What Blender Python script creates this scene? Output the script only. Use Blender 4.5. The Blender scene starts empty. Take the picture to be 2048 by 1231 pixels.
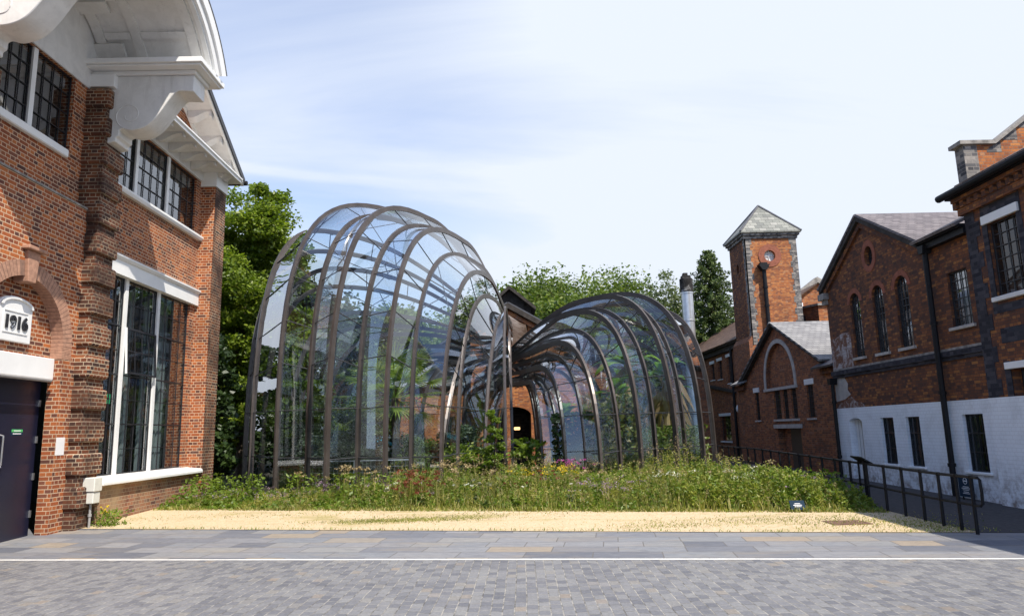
import bpy, bmesh, math, random
import numpy as np
from mathutils import Vector, Matrix

S = bpy.context.scene
COL = S.collection
R = math.radians
random.seed(7)
NR = np.random.default_rng(11)

# ------------------------------------------------------------------ camera
cd = bpy.data.cameras.new('camera'); cam = bpy.data.objects.new('camera', cd); COL.objects.link(cam)
cd.sensor_width = 36.0; cd.lens = 1411.97/2048*36.0; cd.clip_start = 0.1; cd.clip_end = 900
def cam_axes(yaw, pitch, roll):
    f = Vector((math.sin(yaw)*math.cos(pitch), math.cos(yaw)*math.cos(pitch), math.sin(pitch)))
    r = Vector((math.cos(yaw), -math.sin(yaw), 0)); u = r.cross(f)
    return r*math.cos(roll)+u*math.sin(roll), -r*math.sin(roll)+u*math.cos(roll), f
r_, u_, f_ = cam_axes(.0146584, .1727045, -.0245966)
cam.matrix_world = Matrix(((r_.x,u_.x,-f_.x,0),(r_.y,u_.y,-f_.y,0),(r_.z,u_.z,-f_.z,1.65),(0,0,0,1)))
S.camera = cam

# ------------------------------------------------------------------ light
SUN = Vector((.435, -.58, 1.0)).normalized()          # towards the sun
EL = math.asin(SUN.z); AZ = math.atan2(SUN.x, SUN.y)
ld = bpy.data.lights.new('sun', 'SUN'); ld.energy = 5.0; ld.angle = R(.5); ld.color = (1.0, .93, .82)
sun = bpy.data.objects.new('sun', ld); COL.objects.link(sun)
sun.rotation_euler = SUN.to_track_quat('Z', 'Y').to_euler(); sun.location = (20,-25,40)

W = bpy.data.worlds.new('World'); S.world = W; W.use_nodes = True
nt = W.node_tree; nt.nodes.clear()
def N(nt, t, **kw):
    n = nt.nodes.new(t)
    for k, v in kw.items(): setattr(n, k, v)
    return n
wo = N(nt,'ShaderNodeOutputWorld'); bg = N(nt,'ShaderNodeBackground'); bg.inputs['Strength'].default_value = .15
sky = N(nt,'ShaderNodeTexSky'); sky.sky_type = 'NISHITA'; sky.sun_disc = False
sky.sun_elevation = EL; sky.sun_rotation = AZ; sky.air_density = 1.0; sky.dust_density = .35; sky.ozone_density = 2.2
tc = N(nt,'ShaderNodeTexCoord'); sx = N(nt,'ShaderNodeSeparateXYZ')
nt.links.new(tc.outputs['Generated'], sx.inputs[0])
az = N(nt,'ShaderNodeMath', operation='MAXIMUM'); nt.links.new(sx.outputs['Z'], az.inputs[0]); az.inputs[1].default_value = 0.0
ad = N(nt,'ShaderNodeMath', operation='ADD'); nt.links.new(az.outputs[0], ad.inputs[0]); ad.inputs[1].default_value = .12
dx = N(nt,'ShaderNodeMath', operation='DIVIDE'); dy = N(nt,'ShaderNodeMath', operation='DIVIDE')
for d, o in ((dx,'X'),(dy,'Y')):
    nt.links.new(sx.outputs[o], d.inputs[0]); nt.links.new(ad.outputs[0], d.inputs[1])
cx = N(nt,'ShaderNodeCombineXYZ'); nt.links.new(dx.outputs[0], cx.inputs[0]); nt.links.new(dy.outputs[0], cx.inputs[1])
mp = N(nt,'ShaderNodeMapping'); mp.inputs['Scale'].default_value = (.55,1.5,1); mp.inputs['Location'].default_value = (3.1,.6,0); mp.inputs['Rotation'].default_value = (0,0,R(-14))
nt.links.new(cx.outputs[0], mp.inputs[0])
n1 = N(nt,'ShaderNodeTexNoise'); n1.inputs['Scale'].default_value = .62; n1.inputs['Detail'].default_value = 9; n1.inputs['Roughness'].default_value = .55; n1.inputs['Distortion'].default_value = .5
nt.links.new(mp.outputs[0], n1.inputs['Vector'])
cr = N(nt,'ShaderNodeValToRGB'); cr.color_ramp.elements[0].position = .40; cr.color_ramp.elements[1].position = .72
cr.color_ramp.elements[0].color = (0,0,0,1); cr.color_ramp.elements[1].color = (.8,.8,.8,1)
nt.links.new(n1.outputs['Fac'], cr.inputs[0])
def maprange(src, a, b, c, d):
    m = N(nt,'ShaderNodeMapRange'); m.interpolation_type = 'SMOOTHSTEP'
    for k, v in zip(('From Min','From Max','To Min','To Max'), (a,b,c,d)): m.inputs[k].default_value = v
    nt.links.new(src, m.inputs['Value']); return m.outputs[0]
def wm(op, a, b, clamp=False):
    m = N(nt,'ShaderNodeMath', operation=op); m.use_clamp = clamp
    for i, v in enumerate((a,b)):
        if hasattr(v,'links'): nt.links.new(v, m.inputs[i])
        else: m.inputs[i].default_value = v
    return m.outputs[0]
low = maprange(sx.outputs['Z'], -.02, .58, .97, .08)        # white veil low in the sky
side = maprange(sx.outputs['X'], -.22, .25, 0.0, .55)      # thicker towards one side
fwd = maprange(sx.outputs['Y'], -.35, .4, .30, 1.0)       # the cloud bank lies on one half of the sky
veil = wm('MULTIPLY', wm('ADD', wm('ADD', low, side), cr.outputs['Color']), fwd, True)
veil = wm('MAXIMUM', veil, wm('MULTIPLY', maprange(sx.outputs['X'], .0, .6, .0, .8), maprange(sx.outputs['Z'], .85, .4, .4, 1.0)))
# a thin old contrail
ctz = wm('ADD', wm('MULTIPLY', sx.outputs['X'], .035), -.335); ctd = wm('ABSOLUTE', wm('ADD', sx.outputs['Z'], ctz), 0)
ctr_ = wm('MULTIPLY', maprange(ctd, .002, .010, .30, 0.0), maprange(sx.outputs['X'], -.5, .2, 1.0, .0))
ctr_ = wm('MULTIPLY', ctr_, wm('GREATER_THAN', sx.outputs['Y'], .2))
veil = wm('ADD', veil, ctr_, True)
mxw = N(nt,'ShaderNodeMix', data_type='RGBA'); mxw.inputs['B'].default_value = (4.5,4.45,4.25,1)
nt.links.new(veil, mxw.inputs['Factor']); nt.links.new(sky.outputs[0], mxw.inputs['A'])
wb = N(nt,'ShaderNodeMix', data_type='RGBA', blend_type='MULTIPLY'); wb.inputs['Factor'].default_value = 1.0; wb.inputs['B'].default_value = (.90,.985,1.17,1)
nt.links.new(mxw.outputs['Result'], wb.inputs['A']); nt.links.new(wb.outputs['Result'], bg.inputs['Color']); nt.links.new(bg.outputs[0], wo.inputs[0])

S.view_settings.view_transform = 'Standard'; S.view_settings.look = 'None'
S.view_settings.exposure = 0.5; S.view_settings.gamma = 1.0
S.cycles.transparent_max_bounces = 48; S.cycles.max_bounces = 8; S.cycles.use_denoising = True
S.cycles.caustics_reflective = False; S.cycles.caustics_refractive = False

# ------------------------------------------------------------------ materials
def new_mat(name):
    m = bpy.data.materials.new(name); m.use_nodes = True; m.node_tree.nodes.clear()
    o = m.node_tree.nodes.new('ShaderNodeOutputMaterial'); return m, m.node_tree, o
def ramp(nt, stops, inp=None, interp='LINEAR'):
    r = nt.nodes.new('ShaderNodeValToRGB'); e = r.color_ramp.elements; r.color_ramp.interpolation = interp
    while len(e) < len(stops): e.new(.5)
    for i, (p, c) in enumerate(stops):
        e[i].position = p; e[i].color = (*c, 1)
    if inp is not None: nt.links.new(inp, r.inputs[0])
    return r
def noise(nt, vec, scale, detail=4, rough=.55, dist=0):
    n = nt.nodes.new('ShaderNodeTexNoise'); n.inputs['Scale'].default_value = scale; n.inputs['Detail'].default_value = detail
    n.inputs['Roughness'].default_value = rough; n.inputs['Distortion'].default_value = dist
    if vec is not None: nt.links.new(vec, n.inputs['Vector'])
    return n
def mixc(nt, fac, a, b, blend='MIX'):
    m = nt.nodes.new('ShaderNodeMix'); m.data_type = 'RGBA'; m.blend_type = blend
    for k, v in (('Factor',fac),('A',a),('B',b)):
        if hasattr(v, 'links'): nt.links.new(v, m.inputs[k])
        elif k == 'Factor': m.inputs[0].default_value = v
        else: m.inputs[k].default_value = (*v, 1)
    return m.outputs['Result']
def math_(nt, op, a, b=None, clamp=False):
    m = nt.nodes.new('ShaderNodeMath'); m.operation = op; m.use_clamp = clamp
    for i, v in enumerate((a, b)):
        if v is None: continue
        if hasattr(v, 'links'): nt.links.new(v, m.inputs[i])
        else: m.inputs[i].default_value = v
    return m.outputs[0]
def principled(nt, o, col, rough=.7, metal=0, spec=.5):
    p = nt.nodes.new('ShaderNodeBsdfPrincipled')
    if hasattr(col, 'links'): nt.links.new(col, p.inputs['Base Color'])
    else: p.inputs['Base Color'].default_value = (*col, 1)
    if hasattr(rough, 'links'): nt.links.new(rough, p.inputs['Roughness'])
    else: p.inputs['Roughness'].default_value = rough
    p.inputs['Metallic'].default_value = metal; p.inputs['Specular IOR Level'].default_value = spec
    nt.links.new(p.outputs[0], o.inputs[0]); return p
def bump(nt, p, h, strength=.4, dist=.01):
    b = nt.nodes.new('ShaderNodeBump'); b.inputs['Strength'].default_value = strength; b.inputs['Distance'].default_value = dist
    nt.links.new(h, b.inputs['Height']); nt.links.new(b.outputs[0], p.inputs['Normal'])
def simple(name, col, rough=.6, metal=0, var=.12, scale=3., spec=.5, bmp=0):
    m, nt, o = new_mat(name)
    g = nt.nodes.new('ShaderNodeNewGeometry')
    n = noise(nt, g.outputs['Position'], scale, 5, .6)
    lo = tuple(c*(1-var) for c in col); hi = tuple(min(1, c*(1+var)) for c in col)
    c = ramp(nt, [(.3,lo),(.7,hi)], n.outputs['Fac']).outputs[0]
    p = principled(nt, o, c, rough, metal, spec)
    if bmp: bump(nt, p, n.outputs['Fac'], bmp, .01)
    return m
def wall_uv(nt):
    """world position folded onto upright walls: (along wall, height)"""
    g = nt.nodes.new('ShaderNodeNewGeometry')
    sp = nt.nodes.new('ShaderNodeSeparateXYZ'); nt.links.new(g.outputs['Position'], sp.inputs[0])
    sn = nt.nodes.new('ShaderNodeSeparateXYZ'); nt.links.new(g.outputs['True Normal'], sn.inputs[0])
    ax = math_(nt,'ABSOLUTE',sn.outputs['X']); az = math_(nt,'ABSOLUTE',sn.outputs['Z'])
    sel = math_(nt,'GREATER_THAN',ax,.55); flat = math_(nt,'GREATER_THAN',az,.8)
    m = nt.nodes.new('ShaderNodeMix'); m.data_type = 'FLOAT'
    nt.links.new(sel, m.inputs[0]); nt.links.new(sp.outputs['X'], m.inputs[2]); nt.links.new(sp.outputs['Y'], m.inputs[3])
    m2 = nt.nodes.new('ShaderNodeMix'); m2.data_type = 'FLOAT'
    nt.links.new(flat, m2.inputs[0]); nt.links.new(sp.outputs['Z'], m2.inputs[2]); nt.links.new(sp.outputs['Y'], m2.inputs[3])
    c = nt.nodes.new('ShaderNodeCombineXYZ'); nt.links.new(m.outputs[0], c.inputs[0]); nt.links.new(m2.outputs[0], c.inputs[1])
    return c.outputs[0], g.outputs['Position'], sp
def brick_tex(nt, uv, w, h, mortar, off=.5, squash=.5, freq=2, smooth=.1):
    b = nt.nodes.new('ShaderNodeTexBrick'); b.inputs['Scale'].default_value = 1; b.inputs['Brick Width'].default_value = w
    b.inputs['Row Height'].default_value = h; b.inputs['Mortar Size'].default_value = mortar; b.inputs['Mortar Smooth'].default_value = smooth
    b.inputs['Color1'].default_value = (0,0,0,1); b.inputs['Color2'].default_value = (1,1,1,1); b.inputs['Mortar'].default_value = (.5,.5,.5,1)
    b.offset = off; b.squash = squash; b.squash_frequency = freq
    nt.links.new(uv, b.inputs['Vector']); return b
def brick(name, stops, mortar=(.5,.42,.32), w=.235, h=.075, ms=.0055, stain=.5, stain_col=(.03,.022,.02), stain_scale=.7, wash=None, bmp=.5, lo=.48):
    m, nt, o = new_mat(name)
    uv, pos, sp = wall_uv(nt)
    b = brick_tex(nt, uv, w, h, ms)
    c = ramp(nt, stops, b.outputs['Color']).outputs[0]
    fine = noise(nt, pos, 28, 4, .65)
    c = mixc(nt, .35, c, ramp(nt, [(.3,(.35,.35,.35)),(.75,(1.25,1.2,1.15))], fine.outputs['Fac']).outputs[0], 'MULTIPLY')
    mo = mixc(nt, fine.outputs['Fac'], tuple(q*.7 for q in mortar), tuple(min(1,q*1.2) for q in mortar))
    c = mixc(nt, b.outputs['Fac'], c, mo)
    big = noise(nt, pos, stain_scale, 7, .62, .6)
    f = ramp(nt, [(lo,(0,0,0)),(lo+.24,(stain,)*3)], big.outputs['Fac']).outputs[0]
    c = mixc(nt, f, c, stain_col)
    if wash:                                                     # lime bloom / efflorescence blotches
        wn = noise(nt, pos, 1.3, 8, .7, .3)
        f = ramp(nt, [(.60,(0,0,0)),(.70,(wash[1],)*3)], wn.outputs['Fac']).outputs[0]
        c = mixc(nt, f, c, wash[0])
    p = principled(nt, o, c, .85, 0, .25)
    h_ = math_(nt,'SUBTRACT', math_(nt,'MULTIPLY',fine.outputs['Fac'],.35), b.outputs['Fac'])
    bump(nt, p, h_, bmp, .008)
    return m
def painted_brick(name, col):
    m, nt, o = new_mat(name)
    uv, pos, sp = wall_uv(nt)
    b = brick_tex(nt, uv, .235, .075, .007)
    n = noise(nt, pos, 2.2, 8, .65, .4); fine = noise(nt, pos, 30, 3, .6)
    c = ramp(nt, [(.25,tuple(q*.80 for q in col)),(.5,col),(.8,tuple(min(1,q*1.06) for q in col))], n.outputs['Fac']).outputs[0]
    c = mixc(nt, math_(nt,'MULTIPLY',b.outputs['Fac'],.22), c, (.38,.38,.38))
    # flaking and splash dirt just above the ground
    lo = nt.nodes.new('ShaderNodeMapRange'); lo.inputs['From Min'].default_value = .1; lo.inputs['From Max'].default_value = .95; lo.inputs['To Min'].default_value = .95; lo.inputs['To Max'].default_value = 0
    nt.links.new(sp.outputs['Z'], lo.inputs['Value'])
    dn = noise(nt, pos, 5, 8, .7)
    f = math_(nt,'MULTIPLY', lo.outputs[0], ramp(nt, [(.45,(0,0,0)),(.62,(1,1,1))], dn.outputs['Fac']).outputs[0])
    c = mixc(nt, f, c, (.24,.2,.18))
    p = principled(nt, o, c, .6, 0, .35)
    bump(nt, p, math_(nt,'SUBTRACT', math_(nt,'MULTIPLY',fine.outputs['Fac'],.3), b.outputs['Fac']), .35, .008)
    return m
def slate(name, c0, c1, c2, axis='x', w=.3, h=.19):
    """roof slates: courses run along the given world axis, rows follow the height"""
    m, nt, o = new_mat(name)
    g = nt.nodes.new('ShaderNodeNewGeometry'); sp = nt.nodes.new('ShaderNodeSeparateXYZ'); nt.links.new(g.outputs['Position'], sp.inputs[0])
    c_ = nt.nodes.new('ShaderNodeCombineXYZ'); nt.links.new(sp.outputs[0 if axis == 'x' else 1], c_.inputs[0]); nt.links.new(sp.outputs['Z'], c_.inputs[1])
    b = brick_tex(nt, c_.outputs[0], w, h, .006, .5, 1, 2)
    n = noise(nt, g.outputs['Position'], 1.6, 8, .65, .5)
    c = ramp(nt, [(0,c0),(.55,c1),(1,c2)], b.outputs['Color']).outputs[0]
    c = mixc(nt, .55, c, ramp(nt, [(.3,(.55,.55,.55)),(.75,(1.3,1.3,1.25))], n.outputs['Fac']).outputs[0], 'MULTIPLY')
    c = mixc(nt, b.outputs['Fac'], c, tuple(q*.25 for q in c0))
    p = principled(nt, o, c, .7, 0, .35)
    bump(nt, p, math_(nt,'SUBTRACT', math_(nt,'MULTIPLY',b.outputs['Color'],.5), b.outputs['Fac']), .5, .012)
    return m
def glass(name, tint, r0, gain=1.0, rough=.0, dark=0.0, ex=5.0):
    m, nt, o = new_mat(name)
    lw = nt.nodes.new('ShaderNodeLayerWeight'); lw.inputs[0].default_value = .5
    f5 = math_(nt,'POWER',lw.outputs['Facing'],ex)
    fac = math_(nt,'ADD', math_(nt,'MULTIPLY',f5,(1-r0)*gain), r0, True)
    t = nt.nodes.new('ShaderNodeBsdfTransparent'); t.inputs[0].default_value = (*tint,1)
    gl = nt.nodes.new('ShaderNodeBsdfGlossy'); gl.inputs['Roughness'].default_value = rough; gl.inputs[0].default_value = (.97,.98,1,1)
    base = t.outputs[0]
    if dark:
        d = nt.nodes.new('ShaderNodeBsdfDiffuse'); d.inputs[0].default_value = (.012,.014,.016,1)
        ms = nt.nodes.new('ShaderNodeMixShader'); ms.inputs[0].default_value = dark
        nt.links.new(t.outputs[0], ms.inputs[1]); nt.links.new(d.outputs[0], ms.inputs[2]); base = ms.outputs[0]
    mx = nt.nodes.new('ShaderNodeMixShader'); nt.links.new(fac, mx.inputs[0]); nt.links.new(base, mx.inputs[1]); nt.links.new(gl.outputs[0], mx.inputs[2])
    nt.links.new(mx.outputs[0], o.inputs[0])
    return m
def leaf(name, cols, trans=.35, rough=.45, spec=.4):
    m, nt, o = new_mat(name)
    g = nt.nodes.new('ShaderNodeNewGeometry')
    k = len(cols)
    c = ramp(nt, [(i/(k-1), q) for i, q in enumerate(cols)], g.outputs['Random Per Island']).outputs[0]
    big = noise(nt, g.outputs['Position'], .9, 3, .6)
    c = mixc(nt, .5, c, ramp(nt, [(.3,(.6,.62,.6)),(.7,(1.35,1.3,1.15))], big.outputs['Fac']).outputs[0], 'MULTIPLY')
    p = nt.nodes.new('ShaderNodeBsdfPrincipled'); nt.links.new(c, p.inputs['Base Color'])
    p.inputs['Roughness'].default_value = rough; p.inputs['Specular IOR Level'].default_value = spec
    t = nt.nodes.new('ShaderNodeBsdfTranslucent'); nt.links.new(mixc(nt,1.0,c,(1.25,1.35,.7),'MULTIPLY'), t.inputs[0])
    mx = nt.nodes.new('ShaderNodeMixShader'); mx.inputs[0].default_value = trans
    nt.links.new(p.outputs[0], mx.inputs[1]); nt.links.new(t.outputs[0], mx.inputs[2]); nt.links.new(mx.outputs[0], o.inputs[0])
    return m

B_ORANGE = [(0,(.07,.032,.026)),(.18,(.16,.05,.028)),(.42,(.33,.085,.032)),(.68,(.43,.125,.04)),(.88,(.52,.18,.055)),(1,(.13,.07,.065))]
def streaked(name, col):
    m, nt, o = new_mat(name); g = nt.nodes.new('ShaderNodeNewGeometry')
    mp_ = nt.nodes.new('ShaderNodeMapping'); mp_.inputs['Scale'].default_value = (7,7,.7); nt.links.new(g.outputs['Position'], mp_.inputs[0])
    a = noise(nt, mp_.outputs[0], 1.0, 6, .65, .3); b = noise(nt, g.outputs['Position'], 2.4, 7, .7, .5)
    c = ramp(nt, [(.35,tuple(q*.86 for q in col)),(.6,col)], b.outputs['Fac']).outputs[0]
    c = mixc(nt, ramp(nt, [(.56,(0,0,0)),(.76,(.34,.34,.34))], a.outputs['Fac']).outputs[0], c, (.36,.34,.31))
    sp_ = noise(nt, g.outputs['Position'], 26, 3, .6)
    c = mixc(nt, ramp(nt, [(.70,(0,0,0)),(.76,(.5,.5,.5))], sp_.outputs['Fac']).outputs[0], c, (.3,.28,.26))
    p = principled(nt, o, c, .6, 0, .35); bump(nt, p, b.outputs['Fac'], .15, .01); return m
M = dict(
 brick_mill = brick('red mill brick', [(0,(.10,.045,.036)),(.12,(.16,.06,.04)),(.30,(.27,.075,.032)),(.6,(.375,.105,.036)),(.85,(.48,.155,.048)),(1,(.16,.065,.05))], mortar=(.60,.43,.29), ms=.0075, stain=.45, wash=((.42,.33,.28),.35)),
 brick_pier = brick('dirty pier brick', [(0,(.05,.03,.026)),(.3,(.13,.05,.03)),(.6,(.22,.07,.032)),(.9,(.27,.10,.042)),(1,(.09,.05,.045))], mortar=(.5,.40,.28), ms=.0075, stain=.95, stain_col=(.045,.024,.018), stain_scale=.8, lo=.40),
 brick_dado = brick('soil stained brick', [(0,(.12,.06,.05)),(.4,(.25,.10,.06)),(.8,(.32,.14,.08)),(1,(.2,.12,.1))], mortar=(.4,.32,.22), stain=.9, stain_col=(.36,.26,.15), stain_scale=.6, lo=.38),
 brick_dark = brick('dark weathered brick', [(0,(.09,.046,.034)),(.3,(.14,.058,.034)),(.6,(.205,.078,.036)),(.85,(.28,.105,.04)),(1,(.36,.155,.052))], mortar=(.075,.05,.042), w=.2, h=.064, ms=.005, stain=.65, stain_col=(.05,.032,.028), stain_scale=1.6),
 brick_mid = brick('orange red brick', [(0,(.13,.06,.04)),(.3,(.21,.075,.038)),(.6,(.29,.10,.043)),(.9,(.38,.145,.056)),(1,(.27,.13,.085))], mortar=(.24,.16,.11), w=.2, h=.064, ms=.005, stain=.35, wash=((.45,.36,.3),.3)),
 brick_tower = brick('tower brick', [(0,(.22,.08,.04)),(.3,(.33,.105,.036)),(.6,(.42,.14,.042)),(.9,(.52,.21,.065)),(1,(.36,.19,.11))], mortar=(.22,.15,.11), w=.2, h=.064, stain=.4, stain_scale=.9),
 brick_grey = brick('blue grey quoin brick', [(0,(.06,.06,.065)),(.4,(.13,.125,.125)),(.7,(.24,.22,.20)),(1,(.38,.34,.30))], mortar=(.28,.25,.22), stain=.3),
 brick_blue = brick('blue black brick', [(0,(.02,.02,.028)),(.5,(.04,.04,.052)),(1,(.075,.07,.082))], mortar=(.05,.048,.052), ms=.003, stain=.3),
 white_brick = painted_brick('white painted brick', (.80,.835,.88)),
 white = simple('white painted joinery', (.78,.78,.77), .45, 0, .05, 2.2),
 white_old = streaked('weathered white stucco', (.74,.73,.71)),
 stone = simple('pale stone', (.42,.39,.36), .8, 0, .2, 6, .3, .3),
 stone_grey = simple('grey coping stone', (.26,.24,.215), .85, 0, .45, 7, .3, .4),
 terracotta = simple('terracotta surround', (.25,.085,.05), .8, 0, .3, 9, .3, .2),
 rubbed = simple('rubbed pink brick', (.40,.225,.155), .85, 0, .25, 14, .2, .3),
 rubbed_joint = simple('rubbed brick joint', (.24,.14,.10), .9, 0, .2, 14),
 black_steel = simple('black painted steel', (.018,.018,.022), .4, 0, .2, 12),
 black_iron = simple('black cast iron', (.010,.010,.012), .5, 0, .3, 8, .2),
 black_wood = simple('black weathered timber', (.04,.034,.03), .85, 0, .5, 5, .3),
 door_navy = simple('navy painted door', (.012,.013,.03), .32, 0, .2, 1.2),
 door_dark = simple('dark timber door', (.02,.013,.011), .5, 0, .3, 3),
 grey_box = simple('cream plastic', (.62,.61,.55), .5, 0, .06, 8),
 pipe_grey = simple('grey pipe', (.3,.29,.28), .5, 0, .1, 8),
 steel = simple('galvanised steel', (.55,.56,.57), .38, .85, .12, 5),
 slate_grey = slate('pale grey slate', (.20,.195,.20), (.235,.23,.232), (.28,.272,.27), 'x', .2, .085),
 slate_purple = slate('purple grey slate', (.13,.113,.122), (.17,.15,.158), (.21,.185,.19), 'x', .2, .085),
 slate_lead = simple('dark lead', (.09,.09,.10), .5, .3, .25, 3),
 tile_brown = slate('brown clay tile', (.075,.045,.032), (.12,.072,.05), (.17,.105,.075), 'y', .18, .10),
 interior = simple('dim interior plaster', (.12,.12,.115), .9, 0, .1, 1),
 lit_room_tone = simple('lit room tone', (.55,.55,.52), .9, 0, .05, 1),
 curtain = simple('pale blind', (.6,.62,.6), .8, 0, .06, 3),
 bronze = simple('bronze rib', (.088,.073,.066), .34, .35, .25, 2.5, .5),
 bronze_dark = simple('dark bronze edge', (.06,.046,.04), .45, .3, .25, 3),
 rod = simple('bracing rod', (.035,.037,.042), .6, .0, .1, 5),
 gh_glass = glass('greenhouse glass', (.85,.925,.965), .115, 1.2, 0.0, 0.0, 2.6),
 win_glass = glass('window glass', (.55,.63,.66), .24, 1.1, .0, .0),
 win_dark = glass('dark window glass', (.3,.33,.34), .07, .9, .0, .35),
 asphalt = simple('dark footpath', (.06,.055,.055), .9, 0, .3, 14, .3, .3),
 sign_blue = simple('dark blue sign', (.012,.03,.055), .7, 0, .08, 4, .15),
 sign_white = simple('sign lettering', (.75,.75,.75), .5, 0, .02, 4),
 teal = simple('turquoise canvas', (.06,.5,.62), .7, 0, .08, 3),
 bark = simple('bark', (.085,.065,.05), .95, 0, .4, 9, .2, .6),
 dead = leaf('dead leaf', [(.22,.13,.06),(.34,.22,.10),(.45,.33,.17),(.16,.085,.04)], .3, .6),
)
# ------------------------------------------------------------------ mesh helpers
class MB:
    def __init__(s): s.v = []; s.f = []
    def add(s, vs, fs):
        n = len(s.v); s.v += [tuple(p) for p in vs]; s.f += [tuple(n+i for i in f) for f in fs]; return s
    def box(s, x0, x1, y0, y1, z0, z1):
        x0,x1 = sorted((x0,x1)); y0,y1 = sorted((y0,y1)); z0,z1 = sorted((z0,z1))
        return s.add([(x0,y0,z0),(x1,y0,z0),(x1,y1,z0),(x0,y1,z0),(x0,y0,z1),(x1,y0,z1),(x1,y1,z1),(x0,y1,z1)],
                     [(0,3,2,1),(4,5,6,7),(0,1,5,4),(1,2,6,5),(2,3,7,6),(3,0,4,7)])
    def fbox(s, F, u0, u1, w0, w1, z0, z1):
        a = F(u0,w0,z0); b = F(u1,w1,z1); return s.box(a[0],b[0],a[1],b[1],a[2],b[2])
    def prism(s, poly, F, w0, w1):
        """poly of (u,z) pushed from depth w0 to w1 through the frame F(u,w,z)"""
        n = len(poly); vs = [F(u,w0,z) for u,z in poly]+[F(u,w1,z) for u,z in poly]
        fs = [tuple(range(n)), tuple(range(2*n-1,n-1,-1))]+[(i,(i+1)%n,n+(i+1)%n,n+i) for i in range(n)]
        return s.add(vs, fs)
    def tube(s, pts, r, seg=8, r1=None, cap=True):
        pts = [Vector(p) for p in pts]; n = len(pts); rings = []
        for i, p in enumerate(pts):
            t = (pts[min(i+1,n-1)]-pts[max(i-1,0)]).normalized()
            a = t.cross(Vector((0,0,1)) if abs(t.z) < .9 else Vector((1,0,0))).normalized(); b = t.cross(a)
            rr = r if r1 is None else r+(r1-r)*i/(n-1)
            rings.append([p+(a*math.cos(k*2*math.pi/seg)+b*math.sin(k*2*math.pi/seg))*rr for k in range(seg)])
        vs = [q for g in rings for q in g]
        fs = [(i*seg+k, i*seg+(k+1)%seg, (i+1)*seg+(k+1)%seg, (i+1)*seg+k) for i in range(n-1) for k in range(seg)]
        if cap: fs += [tuple(range(seg-1,-1,-1)), tuple((n-1)*seg+k for k in range(seg))]
        return s.add(vs, fs)
    def sweep(s, pts, side, w, d, out=None):
        """rectangular bar along pts; side = constant sideways unit vector(s), w wide, d deep"""
        pts = [Vector(p) for p in pts]; n = len(pts); vs = []
        for i, p in enumerate(pts):
            t = (pts[min(i+1,n-1)]-pts[max(i-1,0)]).normalized()
            sd = (side[i] if isinstance(side, list) else side)
            b = t.cross(sd).normalized()
            for a_, b_ in ((-1,-1),(1,-1),(1,1),(-1,1)): vs.append(p+sd*(a_*w/2)+b*(b_*d/2))
        fs = [(i*4+k, i*4+(k+1)%4, (i+1)*4+(k+1)%4, (i+1)*4+k) for i in range(n-1) for k in range(4)]
        fs += [(3,2,1,0), tuple((n-1)*4+k for k in range(4))]
        return s.add(vs, fs)
    def lathe(s, prof, c, seg=24):
        n = len(prof); vs = [(c[0]+r*math.cos(k*2*math.pi/seg), c[1]+r*math.sin(k*2*math.pi/seg), c[2]+z) for r,z in prof for k in range(seg)]
        fs = [(i*seg+k, i*seg+(k+1)%seg, (i+1)*seg+(k+1)%seg, (i+1)*seg+k) for i in range(n-1) for k in range(seg)]
        fs += [tuple(range(seg-1,-1,-1)), tuple((n-1)*seg+k for k in range(seg))]
        return s.add(vs, fs)
    def build(s, name, mat, parent=None, smooth=False, bevel=0, recalc=True):
        me = bpy.data.meshes.new(name); me.from_pydata(s.v, [], s.f); me.update()
        if recalc or bevel:
            bm = bmesh.new(); bm.from_mesh(me)
            bmesh.ops.recalc_face_normals(bm, faces=bm.faces)
            if bevel:
                es = [e for e in bm.edges if len(e.link_faces) == 2 and e.calc_face_angle(0) > .5]
                bmesh.ops.bevel(bm, geom=es, offset=bevel, segments=1, affect='EDGES', clamp_overlap=True)
            bm.to_mesh(me); bm.free()
        if smooth:
            me.polygons.foreach_set('use_smooth', [True]*len(me.polygons))
        if mat is not None: me.materials.append(M[mat] if isinstance(mat, str) else mat)
        return link(name, me, parent)
def link(name, data, parent=None):
    o = bpy.data.objects.new(name, data); COL.objects.link(o)
    if parent is not None:
        o.parent = parent
        if parent.parent is None: o.matrix_parent_inverse = Matrix.Translation(-Vector(parent.location))
    return o
def thing(name, label, cat, loc=(0,0,0), group=None):
    o = bpy.data.objects.new(name, None); COL.objects.link(o); o.location = loc; o.empty_display_size = .3
    return tag(o, label, cat, group)
def tag(o, label, cat, group=None):
    o['label'] = label; o['category'] = cat
    if group: o['group'] = group
    return o
def structure(o, kind='structure'): o['kind'] = kind; return o
def FX(X, s=1):  return lambda u, w, z: (X+s*w, u, z)          # wall facing +x (s=1) or -x (s=-1): u runs along y
def FY(Y, s=-1): return lambda u, w, z: (u, Y+s*w, z)          # wall facing -y (s=-1)
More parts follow.
